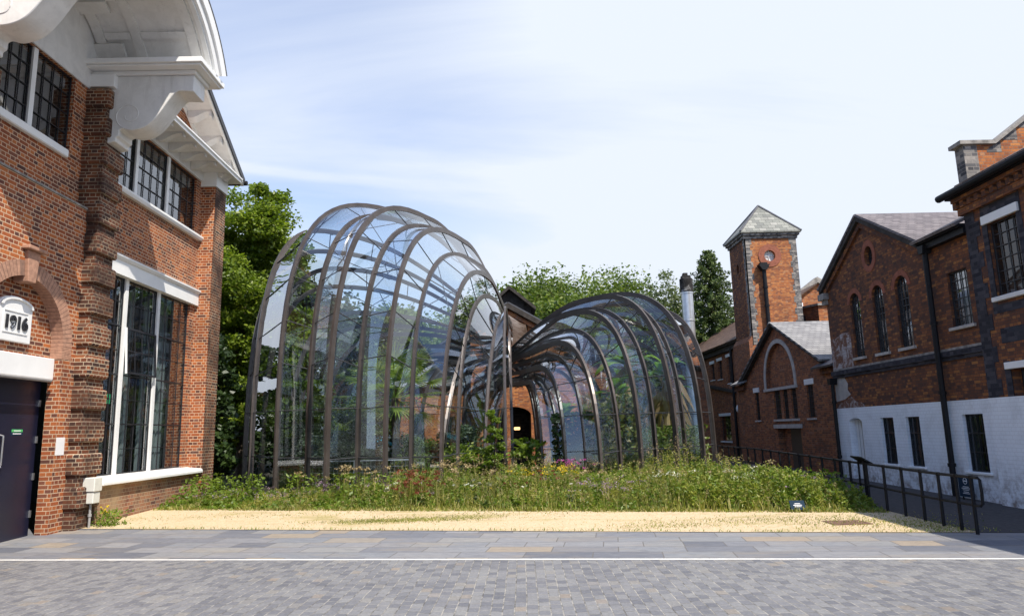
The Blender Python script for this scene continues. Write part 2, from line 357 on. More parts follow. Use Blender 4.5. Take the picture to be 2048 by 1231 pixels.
def plate(name, outer, holes, thick, F, mat, parent, w0=0.0):
    """a wall slab cut to an outline with real openings; front face at depth w0, back at w0-thick"""
    cu = bpy.data.curves.new('tmp', 'CURVE'); cu.dimensions = '2D'; cu.fill_mode = 'BOTH'; cu.extrude = thick/2
    for loop in [outer]+list(holes):
        sp = cu.splines.new('POLY'); sp.points.add(len(loop)-1); sp.use_cyclic_u = True
        for i, (u, z) in enumerate(loop): sp.points[i].co = (u, z, 0, 1)
    to = bpy.data.objects.new('tmp', cu); COL.objects.link(to)
    dg = bpy.context.evaluated_depsgraph_get(); me = bpy.data.meshes.new_from_object(to.evaluated_get(dg))
    bpy.data.objects.remove(to); bpy.data.curves.remove(cu)
    for v in me.vertices: v.co = F(v.co.x, w0-thick/2+v.co.z, v.co.y)
    bm = bmesh.new(); bm.from_mesh(me); bmesh.ops.remove_doubles(bm, verts=bm.verts, dist=1e-5)
    bmesh.ops.recalc_face_normals(bm, faces=bm.faces); bm.to_mesh(me); bm.free()
    me.polygons.foreach_set('use_smooth', [False]*len(me.polygons))
    me.materials.clear(); me.materials.append(M[mat]); me.name = name
    return link(name, me, parent)
def lettering(name, txt, size, F, u, z, w, depth, mat, parent, bold=0.0, flip=False):
    cu = bpy.data.curves.new('tmp', 'FONT'); cu.body = txt; cu.size = size; cu.extrude = depth/2; cu.offset = bold; cu.align_x = 'CENTER'
    to = bpy.data.objects.new('tmp', cu); COL.objects.link(to)
    dg = bpy.context.evaluated_depsgraph_get(); me = bpy.data.meshes.new_from_object(to.evaluated_get(dg))
    bpy.data.objects.remove(to); bpy.data.curves.remove(cu)
    for v in me.vertices: v.co = F(u+(-v.co.x if flip else v.co.x), w+depth/2+v.co.z, z+v.co.y)
    bm = bmesh.new(); bm.from_mesh(me); bmesh.ops.recalc_face_normals(bm, faces=bm.faces); bm.to_mesh(me); bm.free()
    me.materials.clear(); me.materials.append(M[mat]); me.name = name
    return link(name, me, parent)
def rect(u0, u1, z0, z1): return [(u0,z0),(u1,z0),(u1,z1),(u0,z1)]
def archpoly(u0, u1, z0, zs, n=14, rise=None):
    c = (u0+u1)/2; r = (u1-u0)/2; rise = r if rise is None else rise
    return [(u0,z0),(u1,z0)]+[(c+r*math.cos(math.pi*i/n), zs+rise*math.sin(math.pi*i/n)) for i in range(n+1)]
def circ(u, z, r, n=28, rz=None):
    rz = r if rz is None else rz
    return [(u+r*math.cos(2*math.pi*i/n), z+rz*math.sin(2*math.pi*i/n)) for i in range(n)]
def window(parent, F, u0, u1, z0, z1, w, cols, rows, frame='black_steel', gl='win_glass', bar=.014, edge=.026, sill=None, lintel=None, heavy=(), name='window'):
    """steel window as a part: bars in one mesh, its glass, sill and lintel as sub-parts"""
    b = MB(); d = .014
    b.fbox(F,u0,u0+edge,w-d,w+.012,z0,z1); b.fbox(F,u1-edge,u1,w-d,w+.012,z0,z1)
    b.fbox(F,u0+edge,u1-edge,w-d,w+.012,z0,z0+edge); b.fbox(F,u0+edge,u1-edge,w-d,w+.012,z1-edge,z1)
    for i in range(1, cols):
        u = u0+(u1-u0)*i/cols; b.fbox(F,u-bar/2,u+bar/2,w-d*.8,w+.008,z0+edge,z1-edge)
    for j in range(1, rows):
        z = z0+(z1-z0)*j/rows; h = bar*(2.2 if j in heavy else 1)
        b.fbox(F,u0+edge,u1-edge,w-d*.78,w+(.014 if j in heavy else .006),z-h/2,z+h/2)
    o = b.build(name, frame, parent)
    if gl:
        g = MB(); a = [F(u0+.02,w-.02,z0+.02),F(u1-.02,w-.02,z0+.02),F(u1-.02,w-.02,z1-.02),F(u0+.02,w-.02,z1-.02)]
        g.add(a, [(0,1,2,3)]); g.build('glass', gl, o, recalc=False)
    if sill:
        so, sh, sm = sill; MB().fbox(F,u0-.08,u1+.08,w-.03,so,z0-sh,z0-.002).build('sill', sm, o, bevel=.008)
    if lintel:
        lo, lh, lm = lintel; MB().fbox(F,u0-.1,u1+.1,w-.03,lo,z1+.002,z1+lh).build('lintel', lm, o, bevel=.006)
    return o
def quads(name, mat, parent, C_, ax, ay):
    """many leaf-sized quads: centres C_, half axes ax, ay (numpy Nx3)"""
    n = len(C_); v = np.empty((n,4,3)); v[:,0] = C_-ax*.55-ay; v[:,1] = C_+ax-ay*.15; v[:,2] = C_+ax*.25+ay; v[:,3] = C_-ax+ay*.2
    me = bpy.data.meshes.new(name); me.vertices.add(4*n); me.vertices.foreach_set('co', v.reshape(-1).astype('f'))
    me.loops.add(4*n); me.loops.foreach_set('vertex_index', np.arange(4*n, dtype='i'))
    me.polygons.add(n); me.polygons.foreach_set('loop_start', np.arange(0,4*n,4, dtype='i'))
    me.update(calc_edges=True); me.materials.append(M[mat] if isinstance(mat, str) else mat)
    return link(name, me, parent)
def rdirs(n):
    v = NR.normal(size=(n,3)); return v/np.linalg.norm(v,axis=1,keepdims=True)
def leaf_axes(n, size, aspect=.5, droop=.0, up=None):
    a = rdirs(n); a[:,2] = a[:,2]*.6-droop; a /= np.linalg.norm(a,axis=1,keepdims=True)
    b = np.cross(a, rdirs(n)); b /= np.linalg.norm(b,axis=1,keepdims=True)+1e-9
    s = size*(.6+.8*NR.random((n,1))); return a*s, b*s*aspect

def explode(o):
    """one object per loose piece of a mesh, all under the same parent and name"""
    me = o.data; n = len(me.vertices); par = list(range(n))
    def fd(a):
        while par[a] != a: par[a] = par[par[a]]; a = par[a]
        return a
    for e in me.edges:
        a, b = fd(e.vertices[0]), fd(e.vertices[1])
        if a != b: par[a] = b
    groups = {}
    for f in me.polygons: groups.setdefault(fd(f.vertices[0]), []).append(tuple(f.vertices))
    out = [o]; first = True; name = o.name.split('.')[0]; sm = me.polygons[0].use_smooth
    for k, fs in groups.items():
        ids = sorted({v for f in fs for v in f}); ix = {v:i for i, v in enumerate(ids)}
        m2 = bpy.data.meshes.new(name); m2.from_pydata([me.vertices[v].co[:] for v in ids], [], [tuple(ix[v] for v in f) for f in fs]); m2.update()
        if sm: m2.polygons.foreach_set('use_smooth', [True]*len(m2.polygons))
        for mt in me.materials: m2.materials.append(mt)
        if first: o.data = m2; first = False
        else:
            c = bpy.data.objects.new(name, m2); COL.objects.link(c); c.parent = o.parent; c.matrix_parent_inverse = o.matrix_parent_inverse.copy(); out.append(c)
    return out
# ------------------------------------------------------------------ setting: ground
def gz(x, y): return min(max((y-11.5)*.019, 0), .17)
def strip(name, lo, hi, x0, x1, off, mat, nx=40, ny=14, kind='structure'):
    me = MB(); vs = []; fs = []
    for j in range(ny+1):
        for i in range(nx+1):
            x = x0+(x1-x0)*i/nx; a = lo(x); b = hi(x); y = a+(b-a)*j/ny; vs.append((x,y,gz(x,y)+off))
    for j in range(ny):
        for i in range(nx): k = j*(nx+1)+i; fs.append((k,k+1,k+nx+2,k+nx+1))
    me.add(vs, fs); o = me.build(name, mat, recalc=False); return structure(o, kind)
LINE = lambda x: 9.62-.145*x
PAVE = lambda x: 12.2-.2*x
MEAD = lambda x: 14.75-.225*x

m, nt, o = new_mat('setts'); M['setts'] = m
g = N(nt,'ShaderNodeNewGeometry'); mpn = N(nt,'ShaderNodeMapping'); mpn.inputs['Rotation'].default_value = (0,0,R(90+1.5)); nt.links.new(g.outputs['Position'], mpn.inputs[0])
wn = noise(nt, g.outputs['Position'], 3.0, 3, .5); wv = N(nt,'ShaderNodeVectorMath', operation='MULTIPLY_ADD'); nt.links.new(wn.outputs['Color'], wv.inputs[0]); wv.inputs[1].default_value = (.03,.022,0); nt.links.new(mpn.outputs[0], wv.inputs[2])
b = brick_tex(nt, wv.outputs[0], .165, .112, .006, .43, 1, 2, .25)
c = ramp(nt, [(0,(.125,.128,.145)),(.3,(.155,.157,.172)),(.62,(.185,.186,.198)),(.90,(.205,.205,.21)),(.97,(.21,.20,.19)),(.988,(.235,.20,.17)),(1,(.22,.22,.23))], b.outputs['Color']).outputs[0]
fn = noise(nt, g.outputs['Position'], 34, 6, .7); bn = noise(nt, g.outputs['Position'], .55, 6, .65, .4)
c = mixc(nt, .7, c, ramp(nt, [(.28,(.62,.62,.62)),(.72,(1.35,1.34,1.3))], fn.outputs['Fac']).outputs[0], 'MULTIPLY')
c = mixc(nt, .55, c, ramp(nt, [(.3,(.68,.68,.70)),(.5,(1,1,1)),(.7,(1.2,1.18,1.12))], bn.outputs['Fac']).outputs[0], 'MULTIPLY')
jn = noise(nt, g.outputs['Position'], 7, 3, .6)
c = mixc(nt, b.outputs['Fac'], c, ramp(nt, [(.38,(.10,.095,.085)),(.62,(.36,.34,.30))], jn.outputs['Fac']).outputs[0])
p = principled(nt, o, c, .62, 0, .4); bump(nt, p, math_(nt,'SUBTRACT',math_(nt,'MULTIPLY',fn.outputs['Fac'],.5),b.outputs['Fac']), .7, .012)

m, nt, o = new_mat('paving slabs'); M['slabs'] = m
g = N(nt,'ShaderNodeNewGeometry'); mpn = N(nt,'ShaderNodeMapping'); mpn.inputs['Rotation'].default_value = (0,0,R(8.6)); nt.links.new(g.outputs['Position'], mpn.inputs[0])
b = brick_tex(nt, mpn.outputs[0], 0.92, .44, .008, .37, .62, 3, .1)
c = ramp(nt, [(0,(.115,.122,.145)),(.25,(.175,.18,.2)),(.5,(.225,.225,.235)),(.7,(.185,.195,.215)),(.84,(.235,.232,.23)),(.90,(.27,.23,.185)),(.945,(.285,.235,.185)),(.96,(.22,.22,.225)),(1,(.25,.24,.225))], b.outputs['Color']).outputs[0]
mps = N(nt,'ShaderNodeMapping'); mps.inputs['Scale'].default_value = (1,3.5,1); nt.links.new(mpn.outputs[0], mps.inputs[0])
fn = noise(nt, mps.outputs[0], 5, 9, .72, .8); bn = noise(nt, mps.outputs[0], .8, 5, .6, .5)
c = mixc(nt, .7, c, ramp(nt, [(.3,(.58,.58,.61)),(.5,(1,1,1)),(.7,(1.38,1.34,1.25))], fn.outputs['Fac']).outputs[0], 'MULTIPLY')
c = mixc(nt, ramp(nt, [(.5,(0,0,0)),(.75,(.5,.5,.5))], bn.outputs['Fac']).outputs[0], c, (.27,.225,.17))
c = mixc(nt, math_(nt,'MULTIPLY',b.outputs['Fac'],.75), c, (.09,.08,.07))
p = principled(nt, o, c, .6, 0, .4); bump(nt, p, math_(nt,'SUBTRACT',math_(nt,'MULTIPLY',fn.outputs['Fac'],.6),b.outputs['Fac']), .45, .012)

m, nt, o = new_mat('dry grass ground'); M['dry_ground'] = m
g = N(nt,'ShaderNodeNewGeometry'); fn = noise(nt, g.outputs['Position'], 22, 8, .75); mps = N(nt,'ShaderNodeMapping'); mps.inputs['Scale'].default_value = (.45,1.3,1); nt.links.new(g.outputs['Position'], mps.inputs[0])
bn = noise(nt, mps.outputs[0], 1.15, 6, .62, .7)
c = ramp(nt, [(.25,(.36,.27,.17)),(.5,(.54,.425,.275)),(.75,(.66,.55,.385))], fn.outputs['Fac']).outputs[0]
c = mixc(nt, ramp(nt, [(.52,(0,0,0)),(.68,(.75,.75,.75))], bn.outputs['Fac']).outputs[0], c, (.30,.26,.09))
wn_ = noise(nt, g.outputs['Position'], 2.3, 6, .65, .5)
c = mixc(nt, ramp(nt, [(.58,(0,0,0)),(.72,(.55,.55,.55))], wn_.outputs['Fac']).outputs[0], c, (.38,.28,.17))
p = principled(nt, o, c, .9, 0, .15); bump(nt, p, fn.outputs['Fac'], .8, .02)
M['soil'] = simple('dark soil', (.05,.045,.028), .95, 0, .5, 3, .2, .5)
M['kerb_line'] = simple('pale kerb line', (.62,.61,.58), .7, 0, .15, 6)

structure(MB().add([(-200,-60,-.012),(200,-60,-.012),(200,11,-.012),(-200,11,-.012),(-200,19.6,.135),(200,19.6,.135),(-200,300,.155),(200,300,.155)],
    [(0,1,2,3),(3,2,5,4),(4,5,7,6)]).build('ground', 'soil', recalc=False))
strip('cobbled_road', lambda x: -14.0, LINE, -16, 14, .004, 'setts', 30, 20)
strip('kerb_line', LINE, lambda x: LINE(x)+.085, -16, 14, .006, 'kerb_line', 30, 2)
strip('stone_pavement', lambda x: LINE(x)+.085, PAVE, -16, 14, .004, 'slabs', 30, 6)
strip('dry_lawn', PAVE, lambda x: MEAD(x)+2.2, -8.4, 7.0, .012, 'dry_ground', 60, 20)
strip('footpath', PAVE, lambda x: 34, 7.001, 10.3, .010, 'asphalt', 12, 40)
# ------------------------------------------------------------------ left: the big brick mill
mill = thing('brick_mill', 'tall red brick mill at the left with white scrolled canopy, 1916 plaque and navy door', 'building', (-12,12,0))
FL = FX(-8.0)                                   # helper frame: w = x+8
def fx(X): return FX(X)
def soft(F, parent, name, mat, pts, w0, w1, bevel=0): return MB().prism(pts, F, w0, w1).build(name, mat, parent, bevel=bevel)
YC = 12.04
# rear and side shell
sh = MB(); sh.box(-20,-19.7,4.3,19.6,0,9.2); sh.box(-19.7,-8.62,19.3,19.6,0,9.2); sh.box(-19.7,-8.62,4.3,4.6,0,9.2)
sh.build('outer_wall', 'brick_pier', mill)
rf = MB()
for s_ in (1,-1):
    a = YC+s_*7.85
    pts = [(YC,13.582),(a,9.03),(a,9.15),(YC,13.73)]
    rf.prism(pts, FX(0), -20.1, -7.52)
rf.build('roof', 'slate_lead', mill)
# door bay, lower wall with arch
F = fx(-8.17)
zs = 3.4
outer = [(4.6,0),(10.94-.0,0)]+[(10.94,zs)]+[(YC-1.1*math.cos(math.pi*i/20), zs+1.1*math.sin(math.pi*i/20)) for i in range(1,20)]+[(13.14,zs),(13.14,0),(13.549,0),(13.549,6.16),(4.6,6.16)]
plate('wall', outer, [], .23, F, 'brick_mill', mill)
# door bay, upper wall with window
plate('wall', rect(4.6,13.549,6.16,8.76), [rect(10.95,13.13,7.2,8.759)], .28, fx(-8.37), 'brick_mill', mill)
MB().prism([(-8.37,6.162),(-8.145,6.162),(-8.145,6.20),(-8.37,6.30)], lambda u,w,z:(u,w,z), 4.6, 13.546).build('coping', 'stone_grey', mill)
MB().fbox(fx(-8.37),10.85,13.0,-.2,.09,7.04,7.2).build('sill', 'white', mill, bevel=.02)
# brick tympanum behind the arch
plate('tympanum', [(10.9,2.9),(13.18,2.9),(13.18,4.6),(10.9,4.6)], [], .12, fx(-8.402), 'brick_mill', mill)
# rubbed brick arch ring of thin voussoirs, with stilts
nv = 46
def ringpt(r, t): return (YC+r*math.cos(t), zs+r*math.sin(t))
for half in (0,1):
    ar = MB()
    for i in range(nv//2*half, nv//2*(half+1)):
        t0 = math.pi*i/nv+.006; t1 = math.pi*(i+1)/nv-.006
        if 1.37 < (t0+t1)/2 < 1.77: continue
        ar.prism([ringpt(1.085,t0),ringpt(1.36,t0),ringpt(1.36,t1),ringpt(1.085,t1)], F, .004, -.225)
    ao = ar.build('arch_ring', 'rubbed', mill)
jn = MB()
for i in range(24):
    t0 = math.pi*i/24; t1 = math.pi*(i+1)/24
    jn.prism([ringpt(1.089,t0),ringpt(1.355,t0),ringpt(1.355,t1),ringpt(1.089,t1)], F, .001, -.22)
jn.build('joint', 'rubbed_joint', ao)
for s_ in (1,-1):
    sb = MB()
    for k in range(8): sb.fbox(F, YC+s_*1.086, YC+s_*1.36, -.224, .004, 3.17+k*.029, 3.17+k*.029+.025)
    sb.build('springer', 'rubbed', ao)
ks = MB(); ks.prism([(YC-.10,4.38),(YC+.10,4.38),(YC+.17,4.93),(YC-.17,4.93)], F, .06, -.21)
ks.fbox(F, YC-.25, YC+.25, -.02, .13, 4.932, 5.0)
ks.build('keystone', 'rubbed', mill, bevel=.012)
# door, lintel and plaque
MB().fbox(fx(-8.5),10.96,13.12,-.05,0,0.02,2.78).build('door_panel', 'door_navy', None).name
dr = bpy.data.objects['door_panel']; dr.name = 'door'; dr.parent = mill; dr.matrix_parent_inverse = Matrix.Translation(-Vector(mill.location))
d2 = MB(); d2.fbox(fx(-8.5),12.03,12.046,.0,.006,.05,2.75); d2.build('leaf_joint', 'black_steel', dr)
hd = MB(); hd.tube([(-8.5,12.16,1.25),(-8.43,12.16,1.27),(-8.43,12.16,1.30),(-8.43,12.16,1.75),(-8.43,12.16,1.78),(-8.5,12.16,1.80)], .014, 8); hd.build('handle', 'steel', dr)
hg = MB()
for z in (.35,1.0,1.65,2.3): hg.fbox(fx(-8.5),13.085,13.118,.001,.03,z,z+.12)
explode(hg.build('hinge', 'steel', dr))
st = MB().fbox(fx(-8.5),12.43,12.74,.001,.004,1.79,1.90).build('sticker', 'sign_blue', dr)
m, nt, o = new_mat('sticker green'); principled(nt, o, (.08,.42,.12), .5); M['st_green'] = m
MB().fbox(fx(-8.5),12.445,12.725,.0045,.006,1.848,1.892).build('sticker_band', 'st_green', st)
q = MB(); q.fbox(fx(-8.5),12.50,12.67,.0065,.0075,1.86,1.875); q.fbox(fx(-8.5),12.48,12.69,.0045,.006,1.81,1.826); q.build('sticker_text', 'sign_white', st)
MB().fbox(fx(-8.30),10.94,13.139,-.16,0,2.79,3.17).build('door_lintel', 'white', mill, bevel=.01)
tb = MB(); tb.tube([(-8.27,10.95,2.765),(-8.27,13.02,2.765)], .035, 10); tb.build('weather_bar', 'pipe_grey', mill)
pq = MB().prism([(11.62,3.36),(12.46,3.36),(12.46,3.98)]+[(12.04+.42*math.cos(math.pi*i/10), 3.98+.16*math.sin(math.pi*i/10)) for i in range(1,10)]+[(11.62,3.98)], fx(-8.40), .0, .07).build('plaque', 'white', mill, bevel=.012)
hm = MB()
for i in range(12):
    t0 = math.pi*i/12; t1 = math.pi*(i+1)/12
    P = lambda k,t: (12.04+(.42-k)*math.cos(t), 3.96+(.16-k*.5)*math.sin(t))
    hm.prism([P(.012,t0),P(.07,t0),P(.07,t1),P(.012,t1)], fx(-8.40), .07, .10)
hm.build('plaque_moulding', 'white', pq)
pf = MB(); pf.fbox(fx(-8.40),11.73,12.35,.0702,.082,3.50,3.515); pf.fbox(fx(-8.40),11.73,12.35,.0702,.082,3.865,3.88); pf.fbox(fx(-8.40),11.73,11.745,.0702,.082,3.52,3.86); pf.fbox(fx(-8.40),12.335,12.35,.0702,.082,3.52,3.86)
pf.build('plaque_panel', 'white', pq)
lettering('numerals', '1916', .30, fx(-8.40), 12.04, 3.585, .0715, .022, 'black_steel', pq, bold=.011)
# rusticated piers
def pier(y0, y1, top, name='pier'):
    o = MB().fbox(fx(-7.96), y0+.02, y1-.02, -.5, 0, 0, top).build(name, 'brick_pier', mill)
    b = MB(); z = .42
    while z < top-.3:
        b.fbox(fx(-7.96), y0-.035, y1+.035, -.45, .075, z, min(z+.40, top-.01)); z += .61
    b.build('quoin_block', 'brick_pier', o, bevel=.03)
pier(13.55,14.2,8.78); pier(9.85,10.52,8.78)
ep = MB().fbox(fx(-7.9),18.9,19.63,-.75,0,0,8.55).build('pier', 'brick_mill', mill)
MB().fbox(fx(-7.9),18.903,19.63,-.02,.004,0,8.54).build('pier_face', 'brick_pier', ep)
# window bay
wl = plate('wall', rect(14.18,18.9,.8,8.69), [rect(14.25,18.60,.94,5.2), rect(14.25,18.60,7.17,8.6899)], .3, fx(-8.3), 'brick_mill', mill)
MB().fbox(fx(-7.98),14.24,18.895,-.3,0,0,.79).build('dado', 'brick_dado', mill)
MB().prism([(-8.36,.792),(-7.86,.792),(-7.86,.86),(-7.9,.90),(-8.36,.95)], lambda u,w,z:(u,w,z), 14.26, 18.892).build('sill', 'white', mill, bevel=.012)
MB().prism([(-8.4,7.0),(-8.2,7.0),(-8.17,7.06),(-8.17,7.11),(-8.22,7.14),(-8.4,7.168)], lambda u,w,z:(u,w,z), 14.24, 18.895).build('sill', 'white', mill)
lt = MB(); lt.fbox(fx(-8.3),14.24,18.895,-.12,.09,5.19,5.50); lt.prism([(-8.3,5.502),(-8.19,5.502),(-8.15,5.56),(-8.15,5.60),(-8.3,5.64)], lambda u,w,z:(u,w,z), 14.24, 18.895)
lt.build('lintel', 'white', mill)
def lights(F, w, z0, z1, edges, rows, cols, heavy=()):
    for i in range(len(edges)-1):
        window(mill, F, edges[i]+.06, edges[i+1]-.06, z0, z1, w, cols[i], rows, heavy=heavy)
    for e in edges[1:-1]: MB().fbox(F, e-.059, e+.059, w-.05, w+.05, z0, z1).build('mullion', 'white', mill)
lights(fx(-8.37), 0, .95, 5.19, [14.19,15.50,16.98,18.66], 8, [4,4,4], heavy=(2,4,6))
lights(fx(-8.37), 0, 7.17, 8.69, [14.19,15.55,17.06,18.66], 4, [4,4,4])
lights(fx(-8.45), 0, 7.2, 8.76, [10.89,12.0,13.19], 4, [4,4])
# open hopper in the middle light
hp = MB(); ca = math.radians(3.5)
def tilt(u,w,z): return (-8.335+w*math.cos(ca)+(4.13-z)*math.sin(ca), u, 4.13-(4.13-z)*math.cos(ca)+w*math.sin(ca))
def tb_(u0,u1,z0,z1,w0=0,w1=.03):
    vs = [tilt(u,w,z) for z in (z0,z1) for (u,w) in ((u0,w0),(u1,w0),(u1,w1),(u0,w1))]
    hp.add(vs, [(0,3,2,1),(4,5,6,7),(0,1,5,4),(1,2,6,5),(2,3,7,6),(3,0,4,7)])
tb_(15.58,15.62,3.1,4.12); tb_(16.86,16.90,3.1,4.12); tb_(15.62,16.86,3.1,3.14); tb_(15.62,16.86,4.08,4.12); tb_(15.62,16.86,3.6,3.62,0,.02)
for u in (15.93,16.24,16.55): tb_(u,u+.02,3.14,4.08,0,.02)
ho = hp.build('hopper_sash', 'black_steel', mill)
g = MB().add([tilt(15.61,.012,3.12),tilt(16.87,.012,3.12),tilt(16.87,.012,4.1),tilt(15.61,.012,4.1)], [(0,1,2,3)]); g.build('glass', 'win_glass', ho, recalc=False)
ed = MB(); 
def tb2(u0,u1): 
    vs = [tilt(u,w,z) for z in (3.1,4.12) for (u,w) in ((u0,-.01),(u1,-.01),(u1,.032),(u0,.032))]
    ed.add(vs, [(0,3,2,1),(4,5,6,7),(0,1,5,4),(1,2,6,5),(2,3,7,6),(3,0,4,7)])
tb2(15.566,15.578); ed.build('sash_edge', 'white', ho)
# rooms behind the windows
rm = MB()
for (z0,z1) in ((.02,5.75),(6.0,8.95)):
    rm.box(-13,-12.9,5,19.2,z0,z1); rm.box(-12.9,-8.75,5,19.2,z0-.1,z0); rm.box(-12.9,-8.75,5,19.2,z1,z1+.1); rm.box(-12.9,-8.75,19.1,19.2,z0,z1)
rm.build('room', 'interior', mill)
bl = MB()
for y in (14.55,15.25,16.75,17.5,18.15,18.45): bl.box(-8.95,-8.9,y,y+.22,.9,5.2)
explode(bl.build('blind', 'curtain', mill))
# white frieze, horizontal cornice with modillions
MB().fbox(fx(-8.3),14.24,18.86,-.1,.06,8.695,8.97).build('frieze', 'white', mill)
MB().fbox(fx(-7.9),18.862,19.66,-.48,.04,8.56,8.97).build('frieze', 'white', mill)
so = MB(); so.box(-8.36,-7.53,14.3,19.66,8.972,9.01); so.build('soffit', 'white_old', mill)
cn = MB(); cn.prism([(-7.53,8.93),(-7.485,8.93),(-7.485,8.99),(-7.45,9.02),(-7.45,9.06),(-7.53,9.08)], lambda u,w,z:(u,w,z), 14.3, 19.68); cn.box(-8.36,-7.531,14.3,19.66,9.012,9.05)
cn.build('cornice', 'white', mill)
def scallop(x0, x1, zt, h):
    pts = [(x0,zt),(x0,zt-h)]
    for i in range(1,9):
        t = i/8; pts.append((x0+(x1-x0)*t, zt-h*(1-.75*t)-.035*math.sin(t*math.pi*2)))
    pts.append((x1,zt)); return pts
for y in (14.95,15.58,16.21,16.84,17.47,18.10):
    o = MB(); o.prism(scallop(-8.23,-7.62,8.97,.21), lambda u,w,z:(u,w,z), y-.07, y+.07); o.fbox(fx(-7.62),y-.055,y+.055,-.01,.03,8.855,8.968)
    o.build('modillion', 'white_old', mill)
for y in (18.98,19.3):
    MB().prism(scallop(-7.855,-7.58,8.97,.1), lambda u,w,z:(u,w,z), y-.06, y+.06).build('modillion', 'white_old', mill)
# gable: brick tympanum and raking cornice
sl = .58
def rz(y): return 9.03+sl*(19.89-y)
plate('gable', [(14.36,9.052),(19.7,9.052),(19.7,rz(19.7)-.055),(14.36,rz(14.36)-.055)], [], .2, fx(-8.3), 'brick_mill', mill)
rk = MB(); 
def slant(x0,x1,dz0,dz1,y0=13.2,y1=19.89):
    vs = [(x,y,rz(y)+d) for x in (x0,x1) for y in (y0,y1) for d in (dz0,dz1)]
    rk.add(vs, [(0,1,3,2),(4,6,7,5),(0,2,6,4),(1,5,7,3),(0,4,5,1),(2,3,7,6)])
slant(-8.36,-7.57,-.05,-.02); ro = rk.build('raking_soffit', 'white_old', mill)
rk = MB(); slant(-7.57,-7.50,-.11,-.001); rk.build('raking_cornice', 'white', mill)
rk = MB(); slant(-8.298,-8.24,-.12,-.051); rk.build('raking_frieze', 'white', mill)
rk = MB(); slant(-7.499,-7.46,-.06,.10); rk.build('verge', 'black_steel', mill)
for k in range(9):
    y = 19.2-k*.72
    o = MB(); pts = scallop(-8.23,-7.60,0,.21)
    o.prism(pts, lambda u,w,z,y=y:(u,y+w,rz(y+w)-.052+z), -.08, .08); o.prism([(-7.66,-.0),(-7.66,-.16),(-7.605,-.16),(-7.605,0)], lambda u,w,z,y=y:(u,y+w,rz(y+w)-.053+z), -.07, .07); o.build('modillion', 'white_old', mill)
gt = MB(); gt.tube([(-8.3,19.95,9.03),(-7.42,19.95,9.03)], .07, 10); gt.build('gutter', 'black_iron', mill)
MB().fbox(fx(-7.53),19.68,19.86,-.7,.05,9.0,9.06).build('eaves_board', 'white', mill)

# scrolled canopy over the door bay
def console(y0, y1):
    z0 = 9.08
    pts = [(-7.97,z0),(-6.27,z0),(-6.27,8.72),(-6.50,8.74)]
    ctrl = [(-6.50,8.74),(-6.62,8.72),(-6.76,8.55),(-6.95,8.25),(-7.13,8.03),(-7.30,7.93),(-7.50,7.89),(-7.66,7.93),(-7.74,7.90)]
    for i in range(len(ctrl)-1):
        p0 = Vector(ctrl[max(i-1,0)]); p1 = Vector(ctrl[i]); p2 = Vector(ctrl[i+1]); p3 = Vector(ctrl[min(i+2,len(ctrl)-1)])
        for k in range(1,5):
            t = k/4; q = .5*((2*p1)+(p2-p0)*t+(2*p0-5*p1+4*p2-p3)*t*t+(3*p1-p0-3*p2+p3)*t**3); pts.append((q.x,q.y))
    pts += [(-7.74,7.78),(-7.80,7.74),(-7.80,7.66),(-7.97,7.62)]
    o = MB().prism(pts, lambda u,w,z:(u,w,z), y0, y1).build('console', 'white_old', mill, bevel=.012)
    sp = MB(); P = []
    for i in range(40):
        a = -1.9-i*.19; r = .30*(1-i/40*.72); P.append((-7.55+r*math.cos(a), y0-.004, 8.22+r*math.sin(a)))
    sp.tube(P, .009, 6); sp.build('scroll', 'white_old', o)
    c = MB(); c.box(-8.37,-6.22,y0-.06,y1+.08,9.082,9.17); c.box(-8.37,-6.05,y0-.26,y1+.30,9.172,9.215); c.box(-8.37,-6.0,y0-.31,y1+.35,9.217,9.33)
    c.box(-8.37,-7.84,y0-.12,y1+.12,8.80,9.078)
    c.build('cornice', 'white', o, bevel=.01)
console(13.67,14.2); console(9.88,10.41)
Fv = FX(0)
def arcband(mb, x0, x1, r0, r1, a0, a1, n, zc=8.15):
    for i in range(n):
        t0 = a0+(a1-a0)*i/n; t1 = a0+(a1-a0)*(i+1)/n
        P = lambda r,t:(YC+r*math.cos(t), zc+r*math.sin(t))
        mb.prism([P(r0,t0),P(r1,t0),P(r1,t1),P(r0,t1)], Fv, x0, x1)
A0 = math.asin(1.19/2.4)
v = MB(); arcband(v,-8.37,-6.15,2.33,2.45,A0-.0,math.pi-A0,30); v.build('canopy_vault', 'white_old', mill)
cf = MB()
for x in (-8.30,-7.55,-6.42): arcband(cf,x,x+.2,2.28,2.329,A0,math.pi-A0,30)
for k in range(7):
    t = A0+(math.pi-2*A0)*k/6; arcband(cf,-8.09,-7.56,2.28,2.329,t-.03,t+.03,1); arcband(cf,-7.34,-6.43,2.28,2.329,t-.03,t+.03,1)
cf.build('coffer_rib', 'white_old', mill)
e = MB(); arcband(e,-6.149,-6.06,2.30,2.58,A0-.02,math.pi-A0+.02,36); arcband(e,-6.059,-6.0,2.36,2.74,A0-.02,math.pi-A0+.02,36); arcband(e,-5.999,-5.95,2.55,2.80,A0-.02,math.pi-A0+.02,36)
e.build('archivolt', 'white', mill)
l = MB(); arcband(l,-8.37,-5.94,2.805,2.84,A0-.02,math.pi-A0+.02,36); l.build('canopy_lead', 'slate_lead', mill)
plate('canopy_tympanum', [(10.41,8.762)]+[(13.67,8.762),(13.67,9.2)]+[(YC+2.34*math.cos(A0+(math.pi-2*A0)*i/24), 8.15+2.34*math.sin(A0+(math.pi-2*A0)*i/24)) for i in range(25)]+[(10.41,9.2)], [], .2, fx(-8.34), 'white_old', mill)
